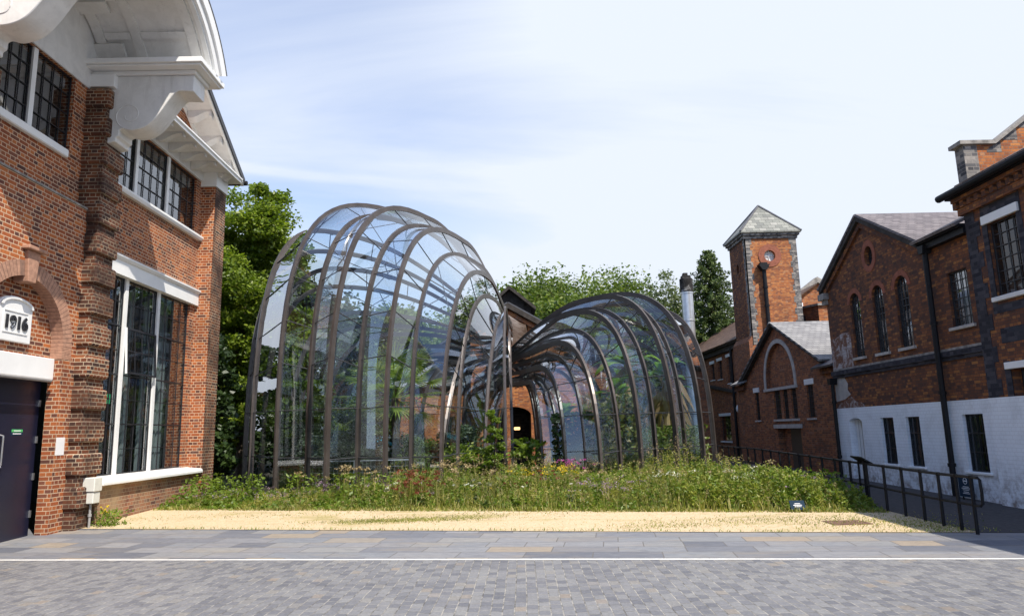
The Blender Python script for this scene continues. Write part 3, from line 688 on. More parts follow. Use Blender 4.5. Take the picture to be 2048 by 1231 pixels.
for t in (.75,1.15,1.57,1.99,2.39):
    b = MB(); arcband(b,-8.34,-7.75,2.20,2.28,t-.06,t+.06,2); b.build('soffit_bracket', 'white_old', mill)

# small things on and by the mill
jb = thing('meter_box', 'cream plastic meter box on the foot of the rusticated pier, above a thin grey pipe', 'utility box', (-7.85,14.0,.5))
b = MB(); b.box(-7.98,-7.74,13.75,14.02,.72,.98); b.build('housing', 'grey_box', jb, bevel=.012)
b = MB(); b.box(-7.98,-7.76,13.77,14.0,.50,.715); b.build('lower_housing', 'grey_box', jb, bevel=.012)
b = MB(); b.tube([(-7.85,13.86,.5),(-7.85,13.86,.02)], .022, 8); b.tube([(-7.85,13.86,.26),(-7.85,13.86,.31)], .034, 8); b.build('conduit', 'pipe_grey', jb)
nb = MB().fbox(fx(-8.17),13.17,13.42,.001,.006,1.42,1.74).build('notice_sheet', 'sign_white', None); tag(nb, 'blank white notice sheet stuck on the brick beside the navy door', 'notice')
m, nt, o = new_mat('exit sign lit'); em = nt.nodes.new('ShaderNodeEmission'); em.inputs[0].default_value = (.04,.5,.2,1); em.inputs[1].default_value = .8; nt.links.new(em.outputs[0], o.inputs[0]); M['exit'] = m
ex = thing('exit_sign', 'small green exit sign glowing inside the mill behind the big lower window', 'exit sign', (-9.6,17.2,2.6))
b = MB().fbox(fx(-9.6),16.95,17.45,-.04,0,2.55,2.78).build('panel', 'exit', ex)
b = MB(); b.prism([(17.2,2.64),(17.2,2.70),(17.34,2.70),(17.34,2.74),(17.41,2.67),(17.34,2.60),(17.34,2.64)], fx(-9.6), .002, .005)
b.prism(circ(17.10,2.735,.016,10), fx(-9.6), .002, .005); b.prism([(17.04,2.58),(17.07,2.58),(17.10,2.64),(17.13,2.58),(17.16,2.58),(17.12,2.67),(17.12,2.715),(17.08,2.715),(17.08,2.66)], fx(-9.6), .002, .005); b.build('symbol', 'sign_white', ex)
# ------------------------------------------------------------------ right: gabled house with white base
X1 = 9.5
house = thing('gabled_brick_house', 'dark brick gabled house with three arched windows and a white painted ground floor', 'house', (11,17,0))
F = FX(X1,-1)
holes_up = [archpoly(18.34,18.86,3.37,4.83), archpoly(17.17,17.70,3.36,4.80), archpoly(16.08,16.63,3.37,4.80), circ(17.64,5.88,.20,24,.26), rect(13.97,14.62,3.57,4.73)]
out_up = [(13.66,2.06),(20.22,2.06),(20.22,5.45),(17.83,6.93),(15.30,5.52),(13.66,5.52)]
plate('wall', out_up, holes_up, .3, F, 'brick_dark', house)
holes_lo = [archpoly(18.86,19.58,.12,1.66,10,.12), rect(17.33,17.92,.64,1.76), rect(16.23,16.79,.63,1.76), rect(14.05,14.69,.62,1.77)]
lo = plate('painted_wall', [(12.0,-.1),(20.24,-.1),(20.24,2.058),(12.0,2.058)], holes_lo, .34, FX(X1-.02,-1), 'white_brick', house)
# worn limewash and patched render at the far end
m, nt, o_ = new_mat('worn limewash'); g = N(nt,'ShaderNodeNewGeometry'); uv,pos,sp = wall_uv(nt); bt = brick_tex(nt,uv,.235,.075,.006)
n_ = noise(nt,pos,3.2,8,.75,.4); c = mixc(nt, ramp(nt,[(.46,(0,0,0)),(.56,(.85,.85,.85))],n_.outputs['Fac']).outputs[0], (.17,.075,.045), (.48,.45,.45))
c = mixc(nt, math_(nt,'MULTIPLY',bt.outputs['Fac'],.6), c, (.2,.15,.12)); p = principled(nt,o_,c,.85,0,.2); bump(nt,p,bt.outputs['Fac'],-.4,.008); M['limewash'] = m
plate('limewash_patch', [(19.02,3.15),(20.21,3.15),(20.21,4.05),(19.9,4.02),(19.5,4.12),(19.02,4.1)], [], .006, F, 'limewash', house, w0=.003)
plate('render_patch', [(19.35,2.42),(19.5,2.55),(19.45,2.72),(19.62,2.9),(20.21,2.93),(20.21,2.25),(19.7,2.3)], [], .006, F, 'stone', house, w0=.003)
plate('limewash_patch', [(18.6,2.06),(18.8,2.18),(19.1,2.22),(19.3,2.36),(19.75,2.25),(20.0,2.2),(20.2,2.06)], [], .006, F, 'limewash', house, w0=.0028)
MB().fbox(F,13.66,20.25,-.05,.07,2.98,3.10).fbox(F,13.66,20.25,-.05,.035,2.90,2.978).build('string_course', 'brick_blue', house)
sm_ = MB(); sm_.fbox(F,13.66,20.2,-.02,.012,3.102,3.16); sm_.build('string_cap', 'stone_grey', house)
for (u0,u1,z0,z1) in ((18.34,18.86,3.37,4.83),(17.17,17.70,3.36,4.80),(16.08,16.63,3.37,4.80)):
    w_ = MB(); r = (u1-u0)/2; c_ = (u0+u1)/2
    for i in range(1,4): w_.fbox(F,u0+(u1-u0)*i/4-.009,u0+(u1-u0)*i/4+.009,-.10,-.07,z0,z1+r*.8)
    for j in range(1,10): w_.fbox(F,u0,u1,-.098,-.075,z0+j*.165-.008,z0+j*.165+.008)
    for i in range(12):
        t0 = math.pi*i/12; t1 = math.pi*(i+1)/12; P = lambda k,t:(c_+k*math.cos(t), z1+k*math.sin(t))
        w_.prism([P(r-.035,t0),P(r,t0),P(r,t1),P(r-.035,t1)], F, -.11, -.06)
    w_.fbox(F,u0,u0+.035,-.11,-.06,z0,z1); w_.fbox(F,u1-.035,u1,-.11,-.06,z0,z1)
    o = w_.build('arched_window', 'black_steel', house)
    g = MB(); pl = archpoly(u0,u1,z0,z1); g.add([F(u,-.09,z) for u,z in pl], [tuple(range(len(pl)))]); g.build('glass', 'win_glass', o, recalc=False)
    MB().fbox(F,u0-.06,u1+.06,-.05,.06,z0-.07,z0-.002).build('sill', 'stone', o)
    s_ = MB()
    for i in range(14):
        t0 = math.pi*i/14; t1 = math.pi*(i+1)/14; P = lambda k,t:(c_+k*math.cos(t), z1+k*math.sin(t))
        s_.prism([P(r+.002,t0),P(r+.13,t0),P(r+.13,t1),P(r+.002,t1)], F, -.05, .014)
    s_.build('arch_surround', 'terracotta', o)
ow = MB()
for i in range(20):
    t0 = 2*math.pi*i/20; t1 = 2*math.pi*(i+1)/20; P = lambda a,b,t:(17.64+a*math.cos(t), 5.88+b*math.sin(t))
    ow.prism([P(.165,.225,t0),P(.2,.26,t0),P(.2,.26,t1),P(.165,.225,t1)], F, -.15, -.11)
for k in range(4):
    t = math.pi*k/4; a = F(17.64+.18*math.cos(t),-.13,5.88+.24*math.sin(t)); b_ = F(17.64-.18*math.cos(t),-.13,5.88-.24*math.sin(t)); ow.tube([a,b_],.008,5)
o = ow.build('oval_window', 'black_steel', house)
g = MB(); pl = circ(17.64,5.88,.19,20,.25); g.add([F(u,-.14,z) for u,z in pl], [tuple(range(len(pl)))]); g.build('glass', 'win_glass', o, recalc=False)
s_ = MB()
for i in range(24):
    t0 = 2*math.pi*i/24; t1 = 2*math.pi*(i+1)/24
    s_.prism([P(.202,.262,t0),P(.34,.42,t0),P(.34,.42,t1),P(.202,.262,t1)], F, -.05, .014)
s_.build('surround', 'terracotta', o)
window(house, F, 13.97,14.62,3.57,4.73,-.07,4,6, sill=(.06,.07,'stone'))
for (u0,u1,z0,z1,c_) in ((17.33,17.92,.64,1.76,3),(16.23,16.79,.63,1.76,3),(14.05,14.69,.62,1.77,4)):
    window(house, FX(X1-.02,-1), u0,u1,z0,z1,-.08,c_,3,gl='win_dark', sill=(.05,.05,'white'), heavy=(2,))
dd = MB().fbox(F,18.88,19.56,-.2,-.16,.14,1.74).build('door', 'white', house)
db = MB(); 
for k in range(4): db.fbox(F,18.93+k*.16,18.94+k*.16,-.159,-.152,.2,1.7)
explode(db.build('door_board', 'pipe_grey', dd))
MB().fbox(F,18.86,19.6,-.34,.2,-.05,.115).build('door_step', 'asphalt', house)
def barge(parent, F, pts, d, w0, w1, mat='black_wood', name='bargeboard'):
    mb = MB()
    for (a,b) in zip(pts[:-1],pts[1:]): mb.prism([a,b,(b[0],b[1]+d),(a[0],a[1]+d)], F, w0, w1)
    return mb.build(name, mat, parent)
barge(house, F, [(15.22,5.42),(17.83,6.87)], .14, .0, .14); barge(house, F, [(17.83,6.87),(20.36,5.38)], .14, .0, .14)
barge(house, F, [(15.42,5.36),(17.83,6.70)], .14, .002, .07,'brick_dark','dentil_course'); barge(house, F, [(17.83,6.70),(20.2,5.32)], .14, .002, .07,'brick_dark','dentil_course')
kn = MB().fbox(F,20.05,20.42,-.1,.16,5.2,5.38).fbox(F,20.12,20.3,-.1,.1,5.05,5.198); kn.build('kneeler', 'stone_grey', house)
def roofslab(parent, name, mat, a, b, c, d, t=.06):
    n = (Vector(b)-Vector(a)).cross(Vector(d)-Vector(a)).normalized()
    if n.z < 0: n = -n
    top = [Vector(p)+n*t for p in (a,b,c,d)]; bot = [Vector(p) for p in (a,b,c,d)]
    return MB().add(bot+top, [(3,2,1,0),(4,5,6,7),(0,1,5,4),(1,2,6,5),(2,3,7,6),(3,0,4,7)]).build(name, mat, parent)
roofslab(house,'roof','slate_purple',(9.34,17.83,7.01),(12.3,17.83,7.01),(12.3,15.1,5.56),(9.34,15.22,5.56))
roofslab(house,'roof','slate_purple',(9.34,17.83,7.012),(14.5,17.83,7.012),(14.5,20.4,5.5),(9.34,20.4,5.5))
M['slate_purple_y'] = slate('purple grey slate side', (.10,.088,.095), (.17,.15,.158), (.24,.21,.215), 'y')
roofslab(house,'roof','slate_purple_y',(9.2,13.68,5.53),(9.2,15.28,5.53),(12.3,15.28,7.0),(12.3,13.68,7.0))
MB().fbox(F,13.67,15.25,-.02,.16,5.37,5.50).fbox(F,13.67,15.25,-.02,.24,5.502,5.57).build('eaves_gutter', 'black_iron', house)
MB().box(11.6,11.75,13.7,20.0,-.1,5.4).build('inner_wall', 'interior', house)
MB().box(9.82,14.5,20.0,20.2,-.1,5.4).build('end_wall', 'brick_dark', house)
for (u0,u1,z0,z1) in ((18.3,18.9,3.3,4.25),(17.1,17.75,3.3,4.35),(16.0,16.7,3.3,4.3),(13.95,14.65,3.5,4.75)): MB().box(9.81,9.83,u0,u1,z0,z1).build('blind', 'lit_room_tone', house)  # no real blinds: pale panels added, room brightness put into their colour
def downpipe(parent, x, y, z0, z1, r=.05, hopper=True):
    b = MB(); b.tube([(x,y,z0),(x,y,z1)], r, 10)
    k = z0+.6
    while k < z1-.2: b.tube([(x,y,k),(x,y,k+.07)], r*1.35, 10); k += 1.5
    if hopper: b.prism([(y-.11,z1+.16),(y+.11,z1+.16),(y+.07,z1-.02),(y-.07,z1-.02)], lambda u,w,z:(x+w,u,z), -.1, .1)
    return b.build('downpipe', 'black_iron', parent)
downpipe(house, 9.36, 15.05, .1, 5.3, .06)
downpipe(house, 9.38, 20.12, .1, 2.75, .05)

# ------------------------------------------------------------------ tall dark brick block at the right edge
tall = thing('tall_brick_block', 'tall dark brick block at the right edge with stepped gable parapet and blue black quoins', 'building', (11,9,0))
F = FX(9.4,-1)
outer = [(2.0,2.06),(13.658,2.06),(13.658,5.88),(2.0,5.88)]
holes = [rect(12.28,13.06,3.93,5.36), rect(12.05,12.98,2.062,2.56), rect(9.6,10.4,3.93,5.36), rect(7,7.8,3.93,5.36)]
plate('wall', outer, holes, .32, F, 'brick_dark', tall)
MB().fbox(F,2.0,13.69,-.3,.02,-.1,2.059).build('painted_wall', 'white_brick', tall)
q = MB(); q.fbox(F,13.38,13.662,-.01,.012,2.06,5.88)
for k in range(12):
    if k%2 == 0: q.fbox(F,13.26,13.379,-.01,.0122,2.1+k*.31,2.1+k*.31+.30)
q.fbox(F,12.98,13.13,-.01,.008,2.06,2.72); q.fbox(F,2,13.1,-.01,.006,3.05,3.33); q.fbox(F,13.06,13.2,-.01,.008,3.75,5.72); q.fbox(F,12.14,12.279,-.01,.008,3.75,5.72); q.fbox(F,12.14,13.2,-.01,.009,3.62,3.78); q.fbox(F,12.28,13.06,-.01,.0085,5.53,5.72)
q.build('quoin', 'brick_blue', tall)
window(tall, F, 12.28,13.06,3.93,5.36,-.08,4,6, gl='win_dark', sill=(.07,.09,'white_old'), lintel=(.05,.17,'white'))
window(tall, F, 12.05,12.98,2.07,2.56,-.2,4,2, gl='win_dark', lintel=(.05,.13,'white'))
ev = MB(); ev.fbox(F,2.0,13.72,-.02,.09,5.72,5.86); ev.fbox(F,2.0,13.78,-.02,.17,6.0,6.08)
for k in range(52): ev.fbox(F,13.68-k*.22,13.80-k*.22-.01,-.02,.13,5.862,5.998)
ev.build('cornice', 'brick_dark', tall)
gt = MB(); gt.tube([(9.1,2.0,6.16),(9.1,13.95,6.16)], .075, 10); gt.fbox(F,2.0,13.85,-.2,.24,6.082,6.13); gt.build('gutter', 'black_iron', tall)
roofslab(tall,'roof','slate_purple_y',(9.05,2,6.17),(9.05,13.3,6.17),(13.2,13.3,8.3),(13.2,2,8.3))
Fp = FY(13.45,-1)
plate('gable_parapet', [(9.42,5.9),(15.8,5.9),(15.8,7.9),(13.2,9.42),(10.05,7.14),(9.42,7.14)], [], .26, Fp, 'brick_tower', tall)
cp = MB(); cp.fbox(Fp,9.33,10.06,-.32,.07,7.142,7.22); cp.prism([(10.06,7.142),(13.2,9.42),(13.2,9.50),(10.06,7.22)], Fp, -.32, .07)
cp.build('coping', 'stone_grey', tall)
qp = MB(); qp.fbox(Fp,9.419,9.70,-.262,.006,6.15,7.14); 
for k in range(7): qp.prism([(9.9+k*.36,7.03+k*.26),(10.2+k*.36,7.03+k*.26+.217),(10.2+k*.36,7.03+k*.26-.05),(9.9+k*.36,7.03+k*.26-.05)], Fp, -.05, .005)
qp.build('quoin', 'brick_grey', tall)
MB().box(9.72,15.8,13.4,13.66,-.1,5.88).box(9.72,15.8,2,2.3,-.1,6).build('end_wall', 'brick_dark', tall)

# ------------------------------------------------------------------ small gabled house with blind arch
X2 = 9.7
small = thing('small_gabled_house', 'low brick house with a blind stone arch in its gable and pale slate roof', 'house', (12,25,0))
F = FX(X2,-1)
outer = [(20.3,-.1),(29.35,-.1),(29.35,3.27),(28.45,3.30),(24.8,5.13),(21.3,3.55),(20.3,3.27)]
holes = [archpoly(23.5,26.05,2.95,3.17,20,1.32), rect(26.95,27.35,1.80,2.90), rect(24.85,25.42,1.84,2.86), rect(24.2,24.62,1.84,2.86), rect(23.45,23.9,1.84,2.86), rect(22.15,22.62,1.86,2.9), rect(23.35,25.3,.0,1.52)]
plate('wall', outer, holes, .3, F, 'brick_mid', small)
plate('blind_arch_wall', rect(23.4,26.15,2.9,4.55), [], .05, F, 'brick_mid', small, w0=-.12)
ar = MB()
for i in range(20):
    t0 = math.pi*i/20; t1 = math.pi*(i+1)/20; P = lambda a,b,t:(24.775+a*math.cos(t), 3.17+b*math.sin(t))
    ar.prism([P(1.276,1.322,t0),P(1.44,1.47,t0),P(1.44,1.47,t1),P(1.276,1.322,t1)], F, -.06, .03)
for u in (23.335,26.055): ar.fbox(F,u,u+.16,-.06,.03,2.95,3.169)
ar.fbox(F,23.3,26.25,-.1,.06,2.85,2.948)
ar.build('stone_arch', 'stone', small)
for (u0,u1,li) in ((26.95,27.35,'white_old'),(22.15,22.62,'white')):
    window(small, F, u0,u1,1.83,2.88,-.07,3,6, sill=(.05,.06,'stone'), lintel=(.03,.18,li))
for (u0,u1) in ((24.85,25.42),(24.2,24.62),(23.45,23.9)): window(small, F, u0,u1,1.85,2.86,-.07,3,6)
s_ = MB().fbox(F,23.35,25.5,-.1,.06,1.765,1.838).build('sill', 'stone', small)
s_ = MB().fbox(F,23.3,25.6,-.05,.05,2.865,2.95)  ; 
MB().fbox(F,23.2,25.5,-.1,.08,1.525,1.66).build('door_lintel', 'stone', small)
MB().fbox(F,23.36,24.7,-.28,-.2,0,1.52).build('door', 'door_dark', small)
MB().fbox(F,24.7,25.29,-.28,-.2,0,1.52).build('porch_side', 'brick_mid', small)
barge(small, F, [(21.15,3.45),(24.8,5.12)], .12, 0, .16); barge(small, F, [(24.8,5.12),(28.6,3.22)], .12, 0, .16)
roofslab(small,'roof','slate_grey',(9.5,24.8,5.20),(16,24.8,5.20),(16,21.0,3.50),(9.5,21.1,3.50))
roofslab(small,'roof','slate_grey',(9.5,24.8,5.202),(16,24.8,5.202),(16,28.7,3.3),(9.5,28.7,3.3))
M['slate_grey_y'] = slate('pale grey slate side', (.20,.195,.20), (.235,.23,.232), (.28,.272,.27), 'y', .2, .085)
roofslab(small,'eaves_roof','slate_lead',(9.45,20.27,3.28),(9.45,21.6,3.28),(10.6,21.6,3.86),(10.6,20.27,3.86))
roofslab(small,'eaves_roof','slate_grey_y',(9.45,28.1,3.26),(9.45,29.45,3.26),(10.4,29.45,3.75),(10.4,28.1,3.75))
MB().fbox(F,20.27,21.35,-.02,.1,3.12,3.27).fbox(F,28.35,29.4,-.02,.1,3.05,3.24).build('eaves_cornice', 'brick_dark', small)
MB().box(9.98,16,29.1,29.34,-.1,3.2).box(11.6,11.7,20.4,29,0,3.2).build('inner_wall', 'brick_mid', small)

# ------------------------------------------------------------------ bell tower
tower = thing('brick_tower', 'square brick tower with pyramid slate roof and round window in a terracotta ring', 'tower', (11.7,30.7,0))
Fs = FY(29.6,-1)
plate('front_wall', rect(10.58,12.84,0,9.62), [circ(11.64,8.86,.24,24)], .3, Fs, 'brick_tower', tower)
Fw = FX(10.58,-1)
plate('side_wall', [(29.902,0),(31.62,0),(31.62,9.62),(29.902,9.62)], [circ(30.62,8.5,.16,20,.22)], .3, Fw, 'brick_dark', tower)
MB().box(12.54,12.84,29.902,31.6,0,9.62).box(10.9,12.5,31.3,31.6,0,9.62).build('rear_wall', 'brick_tower', tower)
MB().box(10.42,10.579,29.55,31.66,0,5.15).prism([(10.42,5.152),(10.579,5.152),(10.579,5.4)], lambda u,w,z:(u,w,z), 29.55, 31.66).build('plinth', 'brick_mid', tower)
for (FF,u,sg_) in ((Fs,10.575,1),(Fs,12.845,-1),(Fw,29.592,.8)):
    q = MB()
    for k in range(18):
        z = 5.0+k*.257; d = .32 if k%2 else .24; q.fbox(FF,u,u+sg_*d,-.05,.008 if FF is Fs else .006,z,z+.256)
    q.build('quoin', 'brick_grey', tower)
rg = MB()
for i in range(28):
    t0 = 2*math.pi*i/28; t1 = 2*math.pi*(i+1)/28; P = lambda k,t:(11.64+k*math.cos(t), 8.86+k*math.sin(t))
    rg.prism([P(.242,t0),P(.5,t0),P(.5,t1),P(.242,t1)], Fs, -.05, .03)
ro = rg.build('round_window', 'terracotta', tower)
pl = circ(11.64,8.86,.25,24); MB().add([Fs(u,-.14,z) for u,z in pl],[tuple(range(24))]).build('glass','curtain',ro,recalc=False)
br = MB(); br.fbox(Fs,11.63,11.65,-.13,-.1,8.62,9.1); br.fbox(Fs,11.4,11.88,-.128,-.102,8.85,8.87); br.build('glazing_bar','white',ro)
s_ = MB()
for i in range(24):
    t0 = 2*math.pi*i/24; t1 = 2*math.pi*(i+1)/24; P = lambda a,b,t:(30.62+a*math.cos(t), 8.5+b*math.sin(t))
    s_.prism([P(.162,.222,t0),P(.3,.38,t0),P(.3,.38,t1),P(.162,.222,t1)], Fw, -.05, .02)
so_ = s_.build('side_window', 'brick_dark', tower); MB().add([Fw(u,-.14,z) for u,z in circ(30.62,8.5,.17,20,.23)],[tuple(range(20))]).build('glass','win_dark',so_,recalc=False)
c = MB(); c.box(10.52,12.9,29.54,31.68,9.622,9.75); c.box(10.45,12.97,29.47,31.75,9.752,9.86); c.build('cornice','brick_grey',tower)
m_x, m_y = 11.71, 30.61
rp = MB(); e = [(10.38,29.40,9.862),(13.04,29.40,9.862),(13.04,31.82,9.862),(10.38,31.82,9.862)]; e2 = [(x,y,9.92) for x,y,_ in e]
rp.add(e+e2+[(m_x,m_y,11.42)], [(3,2,1,0),(0,1,5,4),(1,2,6,5),(2,3,7,6),(3,0,4,7),(4,5,8),(5,6,8),(6,7,8),(7,4,8)])
M['slate_green'] = slate('lichened slate', (.15,.155,.145), (.22,.225,.20), (.30,.295,.27), 'x', .3, .16)
rp.build('roof','slate_green',tower)
hp = MB()
for x,y,z in e2: hp.tube([(x,y,z),(m_x,m_y,11.43)], .05, 6)
hp.build('hip','slate_lead',tower)
fp = MB(); fp.tube([(11.28,29.44,0),(11.28,29.44,8.2)], .085, 10); fp.prism([(11.02,8.42),(11.5,8.42),(11.36,8.18),(11.18,8.18)], Fs, .03, .32); fp.fbox(Fs,11.1,11.4,.06,.3,8.422,8.5)
for z in (6.6,7.4,5.5): fp.tube([(11.28,29.44,z),(11.28,29.44,z+.08)], .11, 10)
fp.build('downpipe','black_iron',tower)

# ------------------------------------------------------------------ buildings behind the tower
bh = thing('small_gable_block', 'small orange brick gable peeping out between the tower and the dark gabled house', 'building', (17.5,38,0))
plate('wall', [(16.5,0),(19.2,0),(19.2,8.2),(17.4,9.35),(16.5,8.75)], [], .3, FY(38,-1), 'brick_tower', bh)
cb = MB(); cb.prism([(16.3,8.5),(17.4,9.3),(17.4,9.62),(16.3,8.82)], FY(38,-1), -.3, .2); cb.prism([(17.4,9.3),(19.2,8.1),(19.2,8.42),(17.4,9.62)], FY(38,-1), -.3, .2); cb.build('cornice','stone_grey',bh)
MB().fbox(FY(38,-1),16.32,16.498,-.3,.1,0,8.2).build('white_pilaster','white',bh)
fb = thing('flat_roofed_block', 'flat roofed orange brick block low behind the pale slate roof', 'building', (16,36,0))
MB().box(15.35,19,33.6,33.9,0,7.3).build('front_wall','brick_tower',fb)
MB().add([(14.0,36.5,0),(15.35,33.6,0),(15.35,33.6,7.3),(14.0,36.5,7.3)],[(0,1,2,3)]).build('side_wall','brick_mid',fb)
MB().add([(13.92,36.5,7.302),(15.3,33.5,7.302),(19,33.5,7.302),(19,36.5,7.302),(13.92,36.5,7.40),(15.3,33.5,7.40),(19,33.5,7.40),(19,36.5,7.40)],[(0,3,2,1),(4,5,6,7),(0,1,5,4),(1,2,6,5),(2,3,7,6),(3,0,4,7)]).build('coping','stone_grey',fb)
tb_ = MB(); tb_.tube([(14.9,34.35,5.4),(14.9,34.35,6.9)], .11, 8); tb_.build('vent_pipe','black_iron',fb)

far = thing('long_brick_range', 'long two storey brick range with brown tiled roof beyond the tower', 'building', (14,38,0))
F = FX(11.3,-1)
hs = [rect(37.7,38.35,4.1,4.95), rect(36.35,37.05,4.05,5.0), rect(34.75,35.5,3.75,5.05), rect(35.6,37.3,.9,2.15)]
plate('wall', rect(31.9,46,0,5.55), hs, .3, F, 'brick_mid', far)
for (u0,u1,z0,z1) in ((37.7,38.35,4.1,4.95),(36.35,37.05,4.05,5.0),(34.75,35.5,3.75,5.05)): window(far,F,u0,u1,z0,z1,-.12,3,4,gl='win_dark',sill=(.04,.05,'white'),lintel=(.03,.16,'white'))
window(far,F,35.6,37.3,.9,2.15,-.12,2,4,gl='win_dark',sill=(.04,.08,'white'),lintel=(.03,.14,'white'))
ev = MB(); ev.fbox(F,31.9,46,-.02,.16,5.32,5.56); ev.fbox(F,31.9,46,-.02,.3,5.562,5.66); ev.build('eaves','black_wood',far)
roofslab(far,'roof','tile_brown',(10.95,31.8,5.62),(10.95,46,5.62),(14.6,46,8.0),(14.6,31.8,8.0))
b = MB(); b.prism([(34.2,3.2),(40.6,3.95),(40.6,4.1),(34.2,3.35)], F, 0, .14); b.build('string_course','black_wood',far)
MB().tube([(11.15,34.3,0),(11.15,34.3,5.4)], .07, 8).build('downpipe','black_iron',far)
wl_ = thing('round_wall_lamp','round white wall lamp beside the ground floor window of the long range','lamp',(11.2,34.2,2.5))
MB().lathe([(.02,-.02),(.16,0),(.2,.05),(.2,.09),(.12,.16),(.02,.18)],(0,0,0),20).build('tmp','white_old',None)
o = bpy.data.objects['tmp']; o.name = 'lamp_shade'; o.data.transform(Matrix.Translation((11.28,33.95,2.45)) @ Matrix.Rotation(-math.pi/2,4,'Y')); o.parent = wl_; o.matrix_parent_inverse = Matrix.Translation(-Vector(wl_.location))
MB().fbox(F,33.85,34.05,.001,.03,2.35,2.55).build('backplate','black_iron',wl_)

# ------------------------------------------------------------------ central gabled still house with weatherboarded hoist
ctr = thing('still_house', 'orange brick gabled building behind the glasshouses with a black boarded hoist loft', 'building', (.5,32,0))
Fc = FY(29.3,-1)
plate('wall', [(-1.35,0),(4.9,0),(4.9,4.0),(.26,6.72),(-1.35,5.78)], [rect(.86,1.06,4.86,6.06),archpoly(-.55,1.10,.0,2.3,12,.35)], .3, Fc, 'brick_tower', ctr)  # arched opening added so the wall reads shaded between the glasshouses
MB().fbox(Fc,.86,1.06,-.6,-.31,4.86,6.06).build('duct_slot','black_iron',ctr)
rc = MB(); rc.box(-.7,-.55,29.6,31.3,0,3.7); rc.box(1.10,1.25,29.6,31.3,0,3.7); rc.box(-.7,1.25,29.6,31.45,3.7,3.8); rc.box(-.55,1.10,31.3,31.45,0,3.7); rc.build('shade_recess','brick_blue',ctr)  # dark-lined recess added to imitate the shade cast on this wall
Fr = FY(31.3,-1)
MB().fbox(Fr,.0,1.0,.001,.06,0,1.12).build('door','door_dark',ctr)
MB().fbox(Fr,-.2,1.09,.001,.09,1.125,1.24).build('door_lintel','white',ctr)
pk = MB(); pk.fbox(Fc,1.07,1.62,-.05,.004,4.9,5.75); pk.build('patched_brick','brick_grey',ctr); MB().fbox(Fc,1.2,1.62,-.05,.012,5.25,5.42).build('white_plate','white',ctr)
vg = MB()
vg.prism([(-1.6,5.62),(.26,6.72),(.26,6.95),(-1.6,5.85)], Fc, -.02, .22); vg.prism([(.26,6.72),(5.0,3.95),(5.0,4.18),(.26,6.95)], Fc, -.02, .22); vg.build('verge','black_wood',ctr)
vb = MB(); vb.prism([(-1.35,5.52),(.26,6.47),(.26,6.62),(-1.35,5.67)], Fc, -.02, .1); vb.prism([(.26,6.47),(4.8,3.82),(4.8,3.97),(.26,6.62)], Fc, -.02, .1); vb.build('dentil_course','brick_tower',ctr)
roofslab(ctr,'roof','slate_lead',(.26,29.1,6.94),(.26,40,6.94),(5.1,40,4.1),(5.1,29.1,4.1)); roofslab(ctr,'roof','slate_lead',(.26,29.1,6.942),(.26,40,6.942),(-3.0,40,5.0),(-3.0,29.1,5.0))
Fh = FY(31,-1)
plate('hoist_wall', [(-.75,5.9),(1.0,5.9),(1.0,7.25),(.34,7.85),(-.4,7.17),(-.75,7.0)], [], .1, Fh, 'black_wood', ctr)
bd = MB()
for k in range(9): bd.fbox(Fh,-.6+k*.015,1.0,-.02,.02+.008*(k%2),6.2+k*.13,6.2+k*.13+.118)
bd.build('weatherboard','black_wood',ctr)
MB().box(1.0,1.3,31.1,33.5,5.6,7.2).build('hoist_side','black_wood',ctr)
hr = MB(); hr.prism([(-.8,6.85),(.34,7.86),(.34,8.02),(-.8,7.0)], Fh, -2.5, .35); hr.prism([(.34,7.86),(1.5,6.9),(1.5,7.05),(.34,8.02)], Fh, -2.5, .35); hr.build('hoist_roof','black_wood',ctr)
low = thing('low_brick_wing', 'low orange brick wing seen through the larger glasshouse', 'building', (-3,31,0))
plate('wall', rect(-4.6,-1.36,0,3.55), [rect(-3.9,-3.3,.9,2.3), rect(-2.6,-2.0,.9,2.3)], .25, FY(29.6,-1), 'brick_tower', low)
for u in (-3.9,-2.6): window(low, FY(29.6,-1), u,u+.6,.9,2.3,-.12,3,4,gl='win_dark')
roofslab(low,'roof','slate_grey',(-4.8,29.4,3.52),(-1.36,29.4,3.52),(-1.36,33,5.0),(-4.8,33,5.0))
lp = thing('bulkhead_lamp','small lit bulkhead lamp above the dark doorway between the two glasshouses','lamp',(.55,31.2,1.7))
m, nt, o = new_mat('lamp glow'); em = nt.nodes.new('ShaderNodeEmission'); em.inputs[0].default_value = (1,.62,.25,1); em.inputs[1].default_value = 1.6; nt.links.new(em.outputs[0], o.inputs[0]); M['glow'] = m
MB().fbox(Fr,.42,.68,.0705,.13,1.70,1.83).build('lens','glow',lp,bevel=.02); MB().fbox(Fr,.39,.71,.001,.07,1.67,1.86).build('housing','black_iron',lp,bevel=.01)

